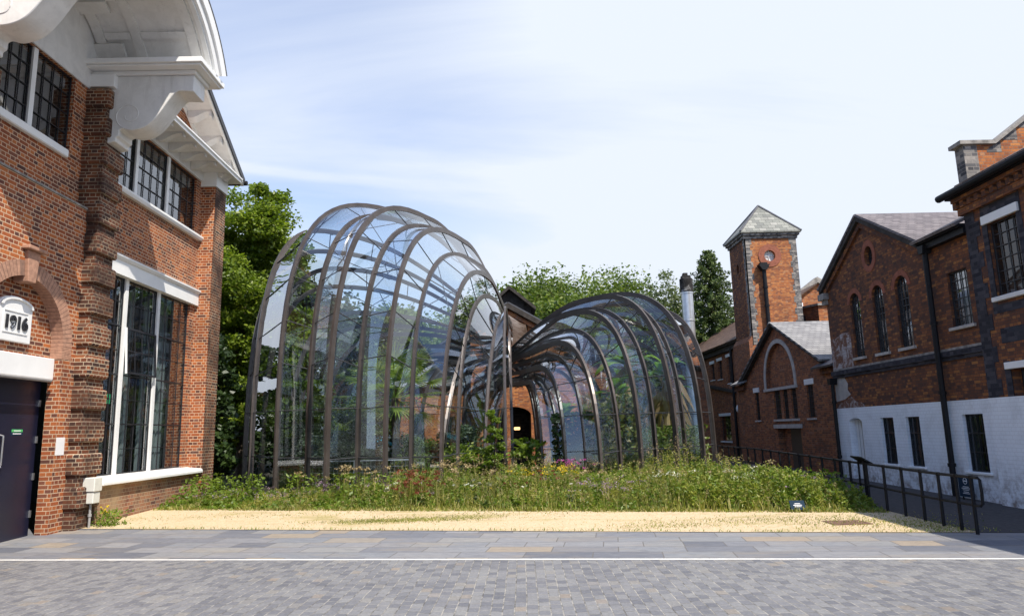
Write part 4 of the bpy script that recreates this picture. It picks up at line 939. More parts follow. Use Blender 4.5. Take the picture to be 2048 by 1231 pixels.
# ------------------------------------------------------------------ flue
fl = thing('metal_flue','shiny metal chimney flue with a crumbling dark masonry cap behind the smaller glasshouse','chimney',(9.65,36,0))
MB().lathe([(.30,0),(.30,8.55)],(9.65,36,0),28).build('pipe','steel',fl,smooth=False)
bnd = MB()
for z in (5.2,7.0,8.45): bnd.lathe([(.302,z),(.325,z+.01),(.325,z+.09),(.302,z+.1)],(9.65,36,0),28)
bnd.build('joint_band','steel',fl)
m, nt, o = new_mat('sooty cap'); g = N(nt,'ShaderNodeNewGeometry'); n_ = noise(nt,g.outputs['Position'],3.2,8,.7,.6); c = ramp(nt,[(.45,(.016,.015,.015)),(.58,(.05,.048,.046)),(.70,(.42,.41,.40))],n_.outputs['Fac']).outputs[0]; principled(nt,o,c,.9,0,.2); M['soot'] = m
cp = MB(); cp.lathe([(.33,8.56),(.34,8.7),(.34,9.25),(.30,9.28)],(9.65,36,0),20); cp.box(9.42,9.86,35.8,36.2,9.27,9.42); cp.box(9.5,9.72,35.85,36.15,9.42,9.56); cp.build('cap','soot',fl)
# ------------------------------------------------------------------ the two glasshouses
def rib_curve(B, Np, h, st, n, m, k, res=22):
    P = []
    for i in range(res+1):
        t = math.pi/2*i/res; P.append((st*(1-max(math.cos(t),0)**(2/n)), h*math.sin(t)**(2/n)))
    for i in range(1, res+1):
        u = i/res; P.append((st+(1-st)*u, Np[2]+(h-Np[2])*max(1-u**m,0)**k))
    z0 = gz(B[0],B[1])
    return [Vector((B[0]+(Np[0]-B[0])*s, B[1]+(Np[1]-B[1])*s, max(z, z0))) for s, z in P]
def arc_at(c, d):
    for a, b in zip(c[:-1], c[1:]):
        L = (b-a).length
        if d <= L: return a+(b-a)*(d/L)
        d -= L
    return c[-1].copy()
def glasshouse(name, label, loc, ribs, neck, slot, levels, wid, dep, nfront, clad):
    t = thing(name, label, 'greenhouse', loc)
    cur = []; psis = []
    for (bx,by,h,st,n,m,k,psi) in ribs:
        cur.append(rib_curve((bx,by), neck(psi), h, st, n, m, k)); psis.append(psi)
    nr = len(ribs)
    for i, c in enumerate(cur):
        d = (c[-1]-c[0]); d.z = 0; d.normalize(); side = Vector((d.y,-d.x,0))
        # shrink the bars as they crowd into the neck
        b = MB(); n = len(c); vs = []
        for j, p in enumerate(c):
            tg = (c[min(j+1,n-1)]-c[max(j-1,0)]).normalized(); bb = tg.cross(side).normalized()
            f = 1.0 if j < n*.55 else 1-.35*((j/n-.55)/.45)
            for a_, b_ in ((-1,-1),(1,-1),(1,1),(-1,1)): vs.append(p+side*(a_*wid*f/2)+bb*(b_*dep*f/2))
        fs = [(q*4+k_, q*4+(k_+1)%4, (q+1)*4+(k_+1)%4, (q+1)*4+k_) for q in range(n-1) for k_ in range(4)]+[(3,2,1,0),tuple((n-1)*4+k_ for k_ in range(4))]
        b.add(vs, fs); b.build('rib', 'bronze', t, bevel=0)
    rest = MB(); nkeep = 0
    for i in range(nr):
        a, c = cur[i], cur[(i+1)%nr]; n = len(a); sub = 3
        cut = n-1
        for j in range(n//2, n):
            if (a[j]-c[j]).length < clad: cut = j; break
        def skin(j0, j1, name, mat, sm=True):
            g = MB()
            for j in range(j0, j1+1):
                for s in range(sub+1): g.v.append(tuple(a[j]+(c[j]-a[j])*(s/sub)))
            for j in range(j1-j0):
                for s in range(sub): q = j*(sub+1)+s; g.f.append((q,q+1,q+sub+2,q+sub+1))
            return g.build(name, mat, t, smooth=sm, recalc=False)
        skin(0, cut, 'glass_panel', 'gh_glass')
        if cut < n-1: skin(cut, n-1, 'neck_cladding', 'bronze_duct')
        La = sum((q-p).length for p,q in zip(a[:-1],a[1:])); Lc = sum((q-p).length for p,q in zip(c[:-1],c[1:]))
        front = i < nfront
        for lv in levels:
            if lv < min(La,Lc)*.8:
                f = lv/max(La,Lc) if lv > 3.4 else None
                p = arc_at(a, lv if f is None else La*f); q = arc_at(c, lv if f is None else Lc*f)
                if front and nkeep < 100: MB().tube([p,q], .015, 6).build('transom', 'rod', t); nkeep += 1
                else: rest.tube([p,q], .015, 6)
        if i%2 == 0:
            for (l0,l1) in ((.34,.47),(.47,.34),(.55,.68),(.68,.55)):
                p = arc_at(a, La*l0); q = arc_at(c, Lc*l1); inn = Vector((0,0,-.10)); MB().tube([p+inn,q+inn], .014, 6).build('brace_rod', 'rod', t)
    rt = rest.build('far_transoms', 'rod', t); rt['kind'] = 'stuff'
    # closed bronze duct from the neck into the building
    order = sorted(range(nr), key=lambda i: psis[i]); seg = []
    for q in range(len(order)):
        i = order[q]; j = order[(q+1)%len(order)]; p0 = psis[i]; p1 = psis[j]+(2*math.pi if j == order[0] and q == len(order)-1 else 0)
        seg += [(p0,1.0),((p0+p1)/2,.90)]
    rows = []; nk0 = neck(0.0); ctrN = sum((Vector(neck(p)) for p,_ in seg), Vector((0,0,0)))/len(seg)
    K = 12
    for r in range(K+1):
        u = r/K; e = u*u*(3-2*u); row = []
        for p, f in seg:
            a = ctrN+(Vector(neck(p))-ctrN)*(1.05 if f == 1 else .96); s = Vector(slot(p)); s = Vector(slot(0))+(s-Vector(slot(0))) 
            q = a+(s-a)*e; q.z = a.z+(s.z-a.z)*e+.10*math.sin(u*math.pi*2+p*1.3)*.6
            q.y = a.y+(s.y-a.y)*u; row.append(q)
        rows.append(row)
    d = MB(); ns = len(seg)
    for row in rows: d.v += [tuple(q) for q in row]
    for r in range(K):
        for s in range(ns): d.f.append((r*ns+s, r*ns+(s+1)%ns, (r+1)*ns+(s+1)%ns, (r+1)*ns+s))
    d.build('neck_duct', 'bronze_duct', t, smooth=True)
    kb = MB()
    for i in range(nr):
        a, c = cur[i][0], cur[(i+1)%nr][0]; kb.tube([(a.x,a.y,.03),(c.x,c.y,.03)], .13, 6)
    kb.build('base_kerb', 'stone_grey', t)
    fl = MB(); fl.add([(c[0].x,c[0].y,.175) for c in cur], [tuple(range(nr))]); fl.build('floor', 'soil', t, recalc=False)
    return t, cur
m, nt, o = new_mat('brushed bronze duct'); g = N(nt,'ShaderNodeNewGeometry'); mpn = N(nt,'ShaderNodeMapping'); mpn.inputs['Scale'].default_value = (1.2,.6,9); nt.links.new(g.outputs['Position'],mpn.inputs[0])
n_ = noise(nt,mpn.outputs[0],2.2,6,.6,.8); c = ramp(nt,[(.3,(.10,.065,.045)),(.5,(.25,.175,.13)),(.7,(.42,.36,.32))],n_.outputs['Fac']).outputs[0]; p = principled(nt,o,c,.38,.7,.5); bump(nt,p,n_.outputs['Fac'],.5,.03); M['bronze_duct'] = m
LR = [ # base x, base y, crown height, crown position, squareness, tail m, tail k, place round the neck; bases alternate in and out: the skin is pleated
 (-7.37,21.0,8.25,.29,3.42,2,1.4,-.9),(-6.10,19.31,8.94,.57,4.02,2,1.4,-.55),(-5.23,19.16,8.45,.47,3.74,2,1.4,-.25),(-4.38,17.76,8.49,.49,3.20,1.83,1.48,0),
 (-3.79,18.55,8.15,.57,3.44,2,1.4,.35),(-2.90,17.47,7.84,.56,3.18,1.73,1.61,.7),(-2.37,18.21,7.24,.61,3.18,1.99,1.4,1.0),(-1.57,17.76,6.74,.61,2.49,1.72,1.72,1.3),
 (-1.27,19.3,6.13,.60,2.41,1.97,1.43,1.7),(-.56,19.7,5.64,.66,1.7,2,1.4,2.1),(.04,22.0,5.8,.40,2.43,2,1.42,2.5),
 (.25,23.1,5.1,.4,2.6,2,1.4,2.72),(-.3,24.4,4.7,.4,2.8,2,1.4,2.9),(-.7,25.7,4.4,.45,3,2,1.4,3.08),(-1.5,26.1,4.25,.5,3,2,1.4,3.22),(-2.2,27.0,4.2,.55,3,2,1.4,3.33),
 (-3.2,26.8,4.3,.55,3,2,1.4,3.43),(-4.1,27.2,4.4,.55,3,2,1.4,3.53),(-4.9,26.4,4.6,.55,3,2,1.4,3.68),(-6.0,26.3,4.9,.55,3.2,2,1.4,3.83),(-6.4,25.3,5.3,.48,3.3,2,1.4,4.03),
 (-7.2,25.0,5.6,.42,3.2,2,1.4,4.23),(-7.2,24.0,5.95,.35,3.14,2,1.4,4.43),(-7.85,23.3,6.8,.34,3.2,2,1.4,4.68),(-7.55,22.5,7.3,.34,3.3,2,1.4,4.93),(-7.8,21.7,7.75,.33,3.4,2,1.4,5.16)]
LR[0] = LR[0][:7]+(5.38,)
gl_, curL = glasshouse('large_glasshouse', 'larger glasshouse at the left, a tall bell of curved bronze ribs and clear glass', (-3.7,22.3,0), LR,
    lambda p: (.1+.3*math.sin(p), 27.0, 5.35+.75*math.cos(p)), lambda p: (.95+.09*math.sin(p), 29.25, 5.46+.58*math.cos(p)), (.95,2.2,3.5,4.7,6.0,7.3,9.2,10.8), .07, .145, 11, .26)
RR = [
 (6.39,21.9,5.5,.28,3.31,2,1.4,-.9),(5.55,20.11,5.96,.47,3.34,2,1.41,-.6),(5.12,20.4,5.63,.40,3.18,2,1.4,-.3),(4.51,18.8,5.66,.40,3.01,1.75,1.55,0),(4.05,19.3,5.39,.49,3.27,2,1.4,.3),
 (3.43,18.12,5.14,.43,3.04,1.4,2.05,.6),(2.98,18.61,4.63,.42,2.98,1.47,1.82,.9),(2.27,17.09,4.11,.39,2.9,1.93,1.46,1.2),(2.09,18.8,3.9,.46,3.22,2,1.4,1.5),(1.58,18.81,3.53,.40,3.02,1.97,1.42,1.8),
 (1.54,20.4,3.34,.42,2.88,1.96,1.46,2.1),(1.05,20.5,3.14,.25,2.75,1.81,1.63,2.4),
 (1.1,22.0,3.2,.35,2.8,2,1.4,2.78),(1.05,23.3,3.35,.4,2.9,2,1.4,3.08),(1.6,24.1,3.5,.45,3,2,1.4,3.33),(2.0,25.2,3.7,.5,3,2,1.4,3.58),(2.9,25.3,3.9,.5,3,2,1.4,3.83),
 (3.8,25.9,4.1,.5,3,2,1.4,4.03),(4.6,25.3,4.3,.45,3,2,1.4,4.23),(5.6,25.2,4.5,.4,3,2,1.4,4.43),(6.0,24.2,4.75,.35,3.1,2,1.4,4.68),(6.6,23.6,4.95,.32,3.2,2,1.4,4.93),(6.4,22.7,5.2,.3,3.3,2,1.4,5.18)]
RR = [r if r[7] > -.95 else r for r in RR]
gr_, curR = glasshouse('small_glasshouse', 'smaller glasshouse at the right, a bronze ribbed bell of glass packed with banana plants', (3.7,21.5,0), RR,
    lambda p: (-.2, 27.0-.3*math.sin(p), 3.85+.5*math.cos(p)), lambda p: (-.85+.3*math.sin(p), 29.25, 3.75+.34*math.cos(p)), (.95,1.9,2.9,3.9,5.1,6.4), .066, .14, 12, .24)
# ------------------------------------------------------------------ trees
M['leaf_lime'] = leaf('lime leaf', [(.085,.135,.014),(.135,.20,.02),(.185,.25,.026),(.24,.29,.04)], .42)
M['leaf_mid'] = leaf('mid green leaf', [(.06,.105,.018),(.10,.155,.026),(.14,.195,.036),(.19,.225,.05)], .35)
M['leaf_pale'] = leaf('pale willow leaf', [(.09,.12,.055),(.13,.165,.08),(.18,.21,.11)], .4)
M['leaf_dark'] = leaf('dark leaf', [(.018,.036,.012),(.03,.058,.017),(.048,.08,.022)], .25)
M['needle'] = leaf('conifer needle', [(.045,.075,.02),(.08,.12,.03),(.125,.16,.04)], .15, .55)
def crown_points(c, r, n, lumps, hollow=.35, squash=1.0, low=-1.0, fat=1.0):
    """clumps spread over and through an ellipsoid, denser to its skin"""
    k = lumps; d = rdirs(k*2); d = d[d[:,2] > low][:k]; k = len(d)
    rad = (hollow+(1-hollow)*NR.random((k,1))**.6)
    cc = np.array(c)+d*rad*np.array(r)*(.86+.28*NR.random((k,1)))
    per = NR.integers(0,k,n); sz = (.10+.16*NR.random(k))*min(r)*fat
    off = np.clip(NR.normal(size=(n,3)),-1.7,1.7)*sz[per,None]*np.array([1.15,1.15,.6])
    return cc[per]+off
def tree(name, label, x, y, h, r, mat, n, size, trunk=.22, base=.25, lumps=90, group=None, blobs=None, zlow=.2, fat=1.0):
    t = thing(name, label, 'tree', (x,y,0), group)
    z0 = .1; tk = MB(); lean = random.uniform(-.03,.03)*h
    top = (x+lean, y, h*.72); tk.tube([(x,y,z0),(x+lean*.3,y+.05,h*.3),(x+lean*.7,y,h*.52),top], trunk, 9, trunk*.3)
    for k in range(9):
        a = k*2.4; z = h*(.26+.05*k); L = r*(.55+.3*random.random())
        p0 = Vector((x+lean*z/h, y, z)); p2 = p0+Vector((math.cos(a)*L, math.sin(a)*L, L*.55)); tk.tube([p0,(p0+p2)/2+Vector((0,0,-.08*L)),p2], trunk*.38, 6, .03)
    tk.build('trunk', 'bark', t)
    blobs = blobs or [((0,0,h*(base+(1-base)*.5)), (r,r,h*(1-base)*.5), 1.0)]
    pts = []
    tot = sum(b[2] for b in blobs)
    for (o, rr, wt) in blobs: pts.append(crown_points((x+o[0],y+o[1],o[2]), rr, int(n*wt/tot), int(lumps*wt/tot)+6, .45, fat=fat))
    P = np.concatenate(pts); P = P[P[:,2] > zlow]
    ax, ay = leaf_axes(len(P), size, .62, .2)
    quads('crown', mat, t, P, ax, ay)
    return t
# tall lime tree close behind the mill
tree('lime_tree', 'tall bright green tree just behind the corner of the brick mill', -9.6, 26.5, 11.2, 2.4, 'leaf_lime', 95000, .072, .26, .05, 190,
    blobs=[((.1,0,9.6),(1.35,1.5,1.9),.8),((-.2,0,8.2),(2.2,2.0,1.6),1.2),((.4,-.2,6.6),(1.95,2,1.7),1.2),((-.5,.2,5.2),(2.3,2.2,1.8),1.2),((.35,-.5,3.6),(1.8,1.9,1.5),.9),((-.9,.3,2.4),(1.6,1.7,1.3),.5)], zlow=1.0)
tree('shade_tree', 'shaded broadleaf tree low behind the lime tree and the mill', -11.8, 30.5, 10.8, 3.0, 'leaf_mid', 40000, .10, .26, .1, 130)
for i, (x,y,h,r) in enumerate(((-8.6,33,8.6,2.6),(-5.6,36,8.2,2.9),(-13.5,36,9.5,3.2))):
    tree('hedge_tree', ['dark bushy tree seen through the left side of the larger glasshouse','dark bushy tree behind the middle of the larger glasshouse','dark bushy tree behind the mill, mostly hidden by the lime tree'][i], x,y,h,r,'leaf_dark' if i != 1 else 'leaf_mid',30000,.11,.2,.02,90,'trees behind the larger glasshouse')
us = thing('undergrowth_bush','tall dark shaded bush in the gap between the mill and the larger glasshouse','bush',(-9.2,22.0,0))
P = np.concatenate([crown_points((-9.3,21.9,1.3),(.95,1.2,1.5),9000,50,.3),crown_points((-9.7,22.4,3.6),(.9,1.2,1.6),7000,40,.3)]); P = P[P[:,2]>.1]; ax,ay = leaf_axes(len(P),.085,.6); quads('foliage','leaf_dark',us,P,ax,ay)
# wooded bank behind the still house
bank = [(2.4,47,12.2,2.9,'leaf_mid','broad green tree rising behind the black hoist loft'),(5.6,49,11.7,3.0,'leaf_mid','mid green tree behind the gap between the two glasshouses'),(-1.2,46,10.4,2.8,'leaf_lime','bright green tree mostly hidden behind the dome of the larger glasshouse'),
        (8.6,52,12.2,3.2,'leaf_mid','rounded dull green tree directly above the smaller glasshouse'),(11.2,50,10.7,2.7,'leaf_mid','low green tree left of the metal flue'),(3.6,41,9.2,2.2,'leaf_mid','lower green tree just right of the still house roof')]
for (x,y,h,r,mt,lb) in bank: tree('bank_tree', lb, x,y,h,r,mt,46000,.115,.25,.08,110,'trees on the bank behind the buildings',fat=1.5)
tree('poplar_sapling', 'wispy pale feathery sapling showing above the smaller glasshouse', 11.0, 47, 12.0, 1.25, 'leaf_pale', 2600, .085, .09, .55, 46)
def conifer(x, y, h, r, label):
    t = thing('conifer', label, 'tree', (x,y,0), 'conifers beside the brick tower'); MB().tube([(x,y,0),(x,y,h*.97)], .22, 8, .03).build('trunk','bark',t)
    P = []
    for k in range(46):
        z = h*(.12+.875*k/46); L = r*(1-(z/h))**.8*1.05+.12
        nb = 9
        for b in range(nb):
            a = b*2*math.pi/nb+k*1.1+random.uniform(-.3,.3); l = L*random.uniform(.5,1.25)
            nn = max(6, int(60*l)); s = NR.random(nn)**.7
            px = x+math.cos(a)*l*s+NR.normal(size=nn)*.10*(1.2-s); py = y+math.sin(a)*l*s+NR.normal(size=nn)*.10*(1.2-s); pz = z-l*s*.28+l*.12*s*s-NR.random(nn)*.22
            P.append(np.stack([px,py,pz],1))
    P = np.concatenate(P); ax,ay = leaf_axes(len(P),.105,.36,.5); quads('crown','needle',t,P,ax,ay)
conifer(14.2,47,13.9,5.6,'tall pointed conifer between the metal flue and the brick tower')
conifer(18.4,50,12.6,5.0,'second conifer right behind the brick tower')
conifer(11.8,52,10.6,4.4,'lower conifer left of the metal flue, behind the smaller glasshouse')

# ------------------------------------------------------------------ meadow and lawn cover
M['grass'] = leaf('meadow grass', [(.10,.135,.02),(.17,.205,.032),(.26,.27,.055),(.37,.34,.12),(.46,.39,.19)], .4, .6)
M['straw'] = leaf('straw grass', [(.40,.29,.14),(.55,.42,.23),(.62,.5,.3),(.24,.24,.07)], .35, .7)
M['herb'] = leaf('fresh herb leaf', [(.09,.15,.014),(.14,.21,.022),(.19,.26,.035)], .4)
M['nettle'] = leaf('nettle leaf', [(.09,.145,.016),(.145,.21,.024),(.215,.265,.04),(.28,.28,.055)], .35)
M['olive_m'] = leaf('grey green herb leaf', [(.08,.11,.055),(.13,.16,.085),(.19,.21,.12)], .35)
def petal(name, col): M[name] = leaf(name, [tuple(c*.75 for c in col), col], .3, .6)
for nm, col in (('yellow_petal',(.75,.55,.02)),('white_petal',(.8,.8,.74)),('mauve_petal',(.42,.28,.44)),('magenta_petal',(.5,.08,.36)),('rust_seed',(.19,.055,.025)),('seed_head',(.40,.31,.17))): petal(nm, col)
def blades(name, mat, X, Y, H, Wd, bend, parent=None, z0=None):
    n = len(X); a = NR.random(n)*2*np.pi; lx = np.cos(a)*H*bend*(.3+NR.random(n)); ly = np.sin(a)*H*bend*(.3+NR.random(n))
    b = a+np.pi/2+NR.normal(size=n)*.5; wx = np.cos(b)*Wd; wy = np.sin(b)*Wd
    Z = np.array([gz(0,y) for y in Y]) if z0 is None else z0
    v = np.empty((n,5,3))
    v[:,0] = np.stack([X-wx,Y-wy,Z],1); v[:,1] = np.stack([X+wx,Y+wy,Z],1)
    v[:,2] = np.stack([X+lx*.35+wx*.8,Y+ly*.35+wy*.8,Z+H*.58],1); v[:,3] = np.stack([X+lx*.35-wx*.8,Y+ly*.35-wy*.8,Z+H*.58],1)
    v[:,4] = np.stack([X+lx,Y+ly,Z+H*(1-.12*bend)],1)
    me = bpy.data.meshes.new(name); me.vertices.add(5*n); me.vertices.foreach_set('co', v.reshape(-1).astype('f'))
    idx = np.arange(n)[:,None]*5+np.array([0,1,2,3,3,2,4]); me.loops.add(7*n); me.loops.foreach_set('vertex_index', idx.reshape(-1).astype('i'))
    ls = (np.arange(n)[:,None]*7+np.array([0,4])).reshape(-1); me.polygons.add(2*n); me.polygons.foreach_set('loop_start', ls.astype('i'))
    me.update(calc_edges=True); me.materials.append(M[mat]); return link(name, me, parent)
def in_mead(n, d0, d1, x0=-7.9, x1=6.9):
    X = x0+(x1-x0)*NR.random(n); Y = np.array([MEAD(x) for x in X])+d0+(d1-d0)*NR.random(n); return X, Y
def height_of(X): return (.10+.42*np.clip((X+5.4)/4.2,0,1)+.08*np.sin(X*2.1)*np.clip((X+6)/2,.2,1)+.05*np.sin(X*5.3+1)+.10*np.clip((X-2)/2,0,1))*(1-.5*np.clip((X-4.9)/1.8,0,1))
def keep(X, Y, m): return X[m], Y[m]
X, Y = in_mead(15000, .0, 3.3); Hh = height_of(X)*(.45+.75*NR.random(len(X)))*np.clip(.30+(Y-np.array([MEAD(x) for x in X]))*.62,.2,1.0)
structure(blades('meadow_grass','grass',X,Y,Hh,.006+.006*NR.random(len(X)),.45), 'stuff')
X, Y = in_mead(17000, -.12, .85); structure(blades('meadow_edge_grass','grass',X,Y,(.04+.12*NR.random(len(X)))*(.6+.4*np.sin(X*3.7)*np.sin(X*1.3+1)),.008+.006*NR.random(len(X)),.6), 'stuff')
# leafy herbs through the meadow
X, Y = in_mead(15000, .05, 2.6); dd = np.clip((Y-np.array([MEAD(x) for x in X]))*.5,.05,.75); cl = np.sin(X*3.1)*np.sin(X*1.7+2)+.5*np.sin(Y*4)
msk = cl > -.15; X, Y, dd = X[msk], Y[msk], dd[msk]
P = np.stack([X,Y,np.array([gz(0,y) for y in Y])+dd*NR.random(len(X))*.8+.03],1); ax, ay = leaf_axes(len(P),.045,.5,-.2); structure(quads('meadow_herbs','herb',None,P,ax,ay),'stuff')
# dry lawn stubble and weeds
X = -8.0+15*NR.random(15000); Y = np.array([PAVE(x) for x in X])+.03+2.5*NR.random(len(X))
structure(blades('dry_lawn_grass','straw',X,Y,.012+.022*NR.random(len(X))**2,.0035+.002*NR.random(len(X)),1.0), 'stuff')
gx_ = []
for (cx_,cy_,sx_,sy_,n) in ((-2.0,13.75,.8,.17,3200),(4.2,12.6,1.3,.3,1500),(6.0,12.0,.7,.4,1200),(2.6,12.2,.5,.15,350),(-.6,14.2,1.2,.2,700),(-5.0,15.0,1.6,.25,500),(6.7,11.3,.3,.5,900)):
    gx_.append(np.stack([cx_+NR.normal(size=n)*sx_, cy_+NR.normal(size=n)*sy_-.2*(NR.normal(size=n)*0)],1))
G_ = np.concatenate(gx_); mk = G_[:,1] > np.array([PAVE(x) for x in G_[:,0]])+.03; G_ = G_[mk]
structure(blades('green_lawn_patches','grass',G_[:,0],G_[:,1],.018+.035*NR.random(len(G_)),.005+.003*NR.random(len(G_)),.9), 'stuff')
X = -7+13.8*NR.random(420); Y = np.array([PAVE(x) for x in X])+.05+NR.normal(size=420)*.02
structure(blades('paving_edge_weeds','herb',X,np.maximum(Y,np.array([PAVE(x) for x in X])+.02),.03+.05*NR.random(420),.006+0*X,.9), 'stuff')
def flowers(name, mat, spots, per, sz, stem=True, kind='stuff'):
    P = []; SX = []; SY = []; SH = []
    for (x,y,h,s) in spots:
        k = per; P.append(np.stack([x+NR.normal(size=k)*s,y+NR.normal(size=k)*s,gz(0,y)+h+NR.normal(size=k)*s*.45],1))
        SX += [x]*3; SY += [y]*3; SH += [h]*3
    P = np.concatenate(P); ax, ay = leaf_axes(len(P), sz, .8); o = quads(name, mat, None, P, ax, ay); structure(o, kind)
    if stem: st = blades('stem','grass',np.array(SX)+NR.normal(size=len(SX))*.02,np.array(SY)+NR.normal(size=len(SX))*.02,np.array(SH),.006+0*np.array(SX),.08,o)
    return o
def spots(n, x0, x1, d0, d1, h0, h1, s):
    X, Y = in_mead(n, d0, d1, x0, x1); return [(x,y,random.uniform(h0,h1),s) for x, y in zip(X,Y)]
flowers('yellow_ragwort','yellow_petal',[(1.25+random.gauss(0,.22),16.0+random.gauss(0,.2),random.uniform(.62,.82),.05) for _ in range(11)]+[(.35+random.gauss(0,.15),16.2,random.uniform(.6,.75),.04) for _ in range(5)]+spots(5,-6,6.5,.3,2,.3,.5,.02),22,.016)
flowers('white_yarrow','white_petal',[(3.55+random.gauss(0,.25),15.4+random.gauss(0,.2),random.uniform(.5,.66),.05) for _ in range(9)]+[(4.75+random.gauss(0,.3),15.1+random.gauss(0,.2),random.uniform(.55,.75),.05) for _ in range(9)]+spots(16,-3,6.5,.2,1.6,.2,.5,.02),20,.013)
flowers('mauve_marjoram','mauve_petal',spots(26,-7.3,-4.5,.5,1.6,.18,.36,.05)+[(2.0+random.gauss(0,.45),15.0+random.gauss(0,.25),random.uniform(.35,.6),.05) for _ in range(26)]+spots(26,-4.5,-1.5,.6,1.8,.3,.5,.04)+spots(8,5,6.6,.3,1.4,.3,.6,.03),20,.011)
flowers('purple_loosestrife','magenta_petal',[(1.55+random.gauss(0,.18),16.9+random.gauss(0,.1),.66+.05*j,.022) for _ in range(7) for j in range(5)],12,.014)
flowers('pale_seed_heads','seed_head',spots(60,-5,6.5,.7,2.8,.5,.85,.05)+[(-1.0+random.gauss(0,.3),17.2,random.uniform(.75,.95),.06) for _ in range(9)]+[(-3.4+random.gauss(0,.3),16.6,random.uniform(.7,.85),.05) for _ in range(7)],26,.018)
flowers('rusty_dock','rust_seed',[(-2.0+random.gauss(0,.26),15.9+random.gauss(0,.2),.25+.06*j+random.uniform(0,.05),.03) for _ in range(9) for j in range(9)]+[(.9+random.gauss(0,.6),15.8,.3+.08*j,.02) for _ in range(4) for j in range(6)],13,.02)
# broader leaved clumps scattered through the meadow
for nm, mt, n_c, sz, x0, x1 in (('dock_leaf_clumps','herb',16,.055,-7.2,6),('grey_leaf_clumps','olive_m',12,.035,-6.5,3),('dark_leaf_clumps','leaf_mid',18,.045,-7,6.5),('yellowing_clumps','nettle',16,.04,-5,6)):
    PP = []
    for _ in range(n_c):
        x = random.uniform(x0,x1); y = MEAD(x)+random.uniform(.35,2.2); hh = random.uniform(.22,.62)*(.6+.25*min(1.6,y-MEAD(x))); hh *= .55+.45*min(1,max(0,(x+5)/4)); rr = random.uniform(.16,.36)
        PP.append(crown_points((x,y,gz(0,y)+hh*.55),(rr,rr*.8,hh*.5),random.randint(160,420),12,.2))
    P = np.concatenate(PP); P = P[P[:,2] > .03]; ax, ay = leaf_axes(len(P), sz, .5, -.15); structure(quads(nm, mt, None, P, ax, ay), 'stuff')
# fine leaved stalks of many heights: the body of the meadow
M['stalk_olive'] = leaf('olive stalk leaf', [(.13,.155,.022),(.22,.245,.04),(.32,.32,.065),(.42,.37,.12)], .4)
M['stalk_green'] = leaf('green stalk leaf', [(.085,.15,.018),(.14,.225,.028),(.21,.29,.045)], .4)
for nm, mt, n_s, sz, x0, x1, hk in (('olive_stalks','stalk_olive',1500,.021,-7.6,6.6,1.0),('green_stalks','stalk_green',1150,.024,-7.8,6.6,.9),('wispy_seed_stalks','seed_head',420,.013,-5.5,6.6,1.28)):
    X, Y = in_mead(n_s, .15, 3.3, x0, x1); dm = Y-np.array([MEAD(x) for x in X])
    Hs = height_of(X)*1.32*hk*(.55+.65*NR.random(n_s))*np.clip(.30+dm*.55,.25,1.0)
    per = 34; i_ = np.repeat(np.arange(n_s),per); s_ = NR.random(n_s*per)**(.5 if hk > 1.1 else .8); a_ = NR.random(n_s*per)*6.28; rr_ = .055*(1.1-s_)+.012
    P = np.stack([X[i_]+np.cos(a_)*rr_+(NR.random(n_s)*.2-.1)[i_]*s_*Hs[i_],Y[i_]+np.sin(a_)*rr_,np.array([gz(0,y) for y in Y])[i_]+.03+Hs[i_]*s_],1)
    ax, ay = leaf_axes(len(P), sz, .4, -.2); structure(quads(nm, mt, None, P, ax, ay), 'stuff')
# tall leafy stand at the right-hand end of the meadow
P = []; SX = []; SY = []; SH = []
for _ in range(520):
    x = random.uniform(3.4,6.9); y = MEAD(x)+random.uniform(.25,3.6); h = random.uniform(.48,.80)*(.72+.28*min(1,(x-3.2)/1.4))*(1-.42*max(0,min(1,(x-5.4)/1.4)))*(.62+.38*min(1,(y-MEAD(x))/.9))
    SX.append(x); SY.append(y); SH.append(h); k = 52; s = NR.random(k)
    rr = .085*(1.05-s)+.012; a = NR.random(k)*6.28; P.append(np.stack([x+np.cos(a)*rr,y+np.sin(a)*rr,gz(0,y)+.06+(h-.06)*s],1))
P = np.concatenate(P); ax,ay = leaf_axes(len(P),.042,.34,-.35); o = structure(quads('nettle_stand','nettle',None,P,ax,ay),'stuff'); blades('stem','nettle',np.array(SX),np.array(SY),np.array(SH),.007+0*np.array(SX),.05,o)
# small yellow weed at the foot of the mill
wd = thing('yellow_weed','scruffy yellow flowered weed at the foot of the rusticated pier','weed',(-7.6,14.3,0))
P = np.stack([-7.62+NR.normal(size=260)*.16,14.15+NR.normal(size=260)*.13,.05+.30*NR.random(260)**1.6],1); ax,ay = leaf_axes(260,.04,.4,-.3); quads('leaves','herb',wd,P,ax,ay)
P = np.concatenate([np.stack([-7.66+dx_+NR.normal(size=9)*.014,14.1+NR.normal(size=9)*.014,zz+NR.normal(size=9)*.01],1) for dx_,zz in ((-.12,.40),(-.05,.36),(.02,.31),(.1,.28),(.0,.42),(-.1,.30))]); ax,ay = leaf_axes(len(P),.016,.8); quads('flowers','yellow_petal',wd,P,ax,ay)
blades('stems','herb',-7.64+NR.normal(size=26)*.10,14.12+NR.normal(size=26)*.06,.2+.22*NR.random(26),.005+np.zeros(26),.3,wd)

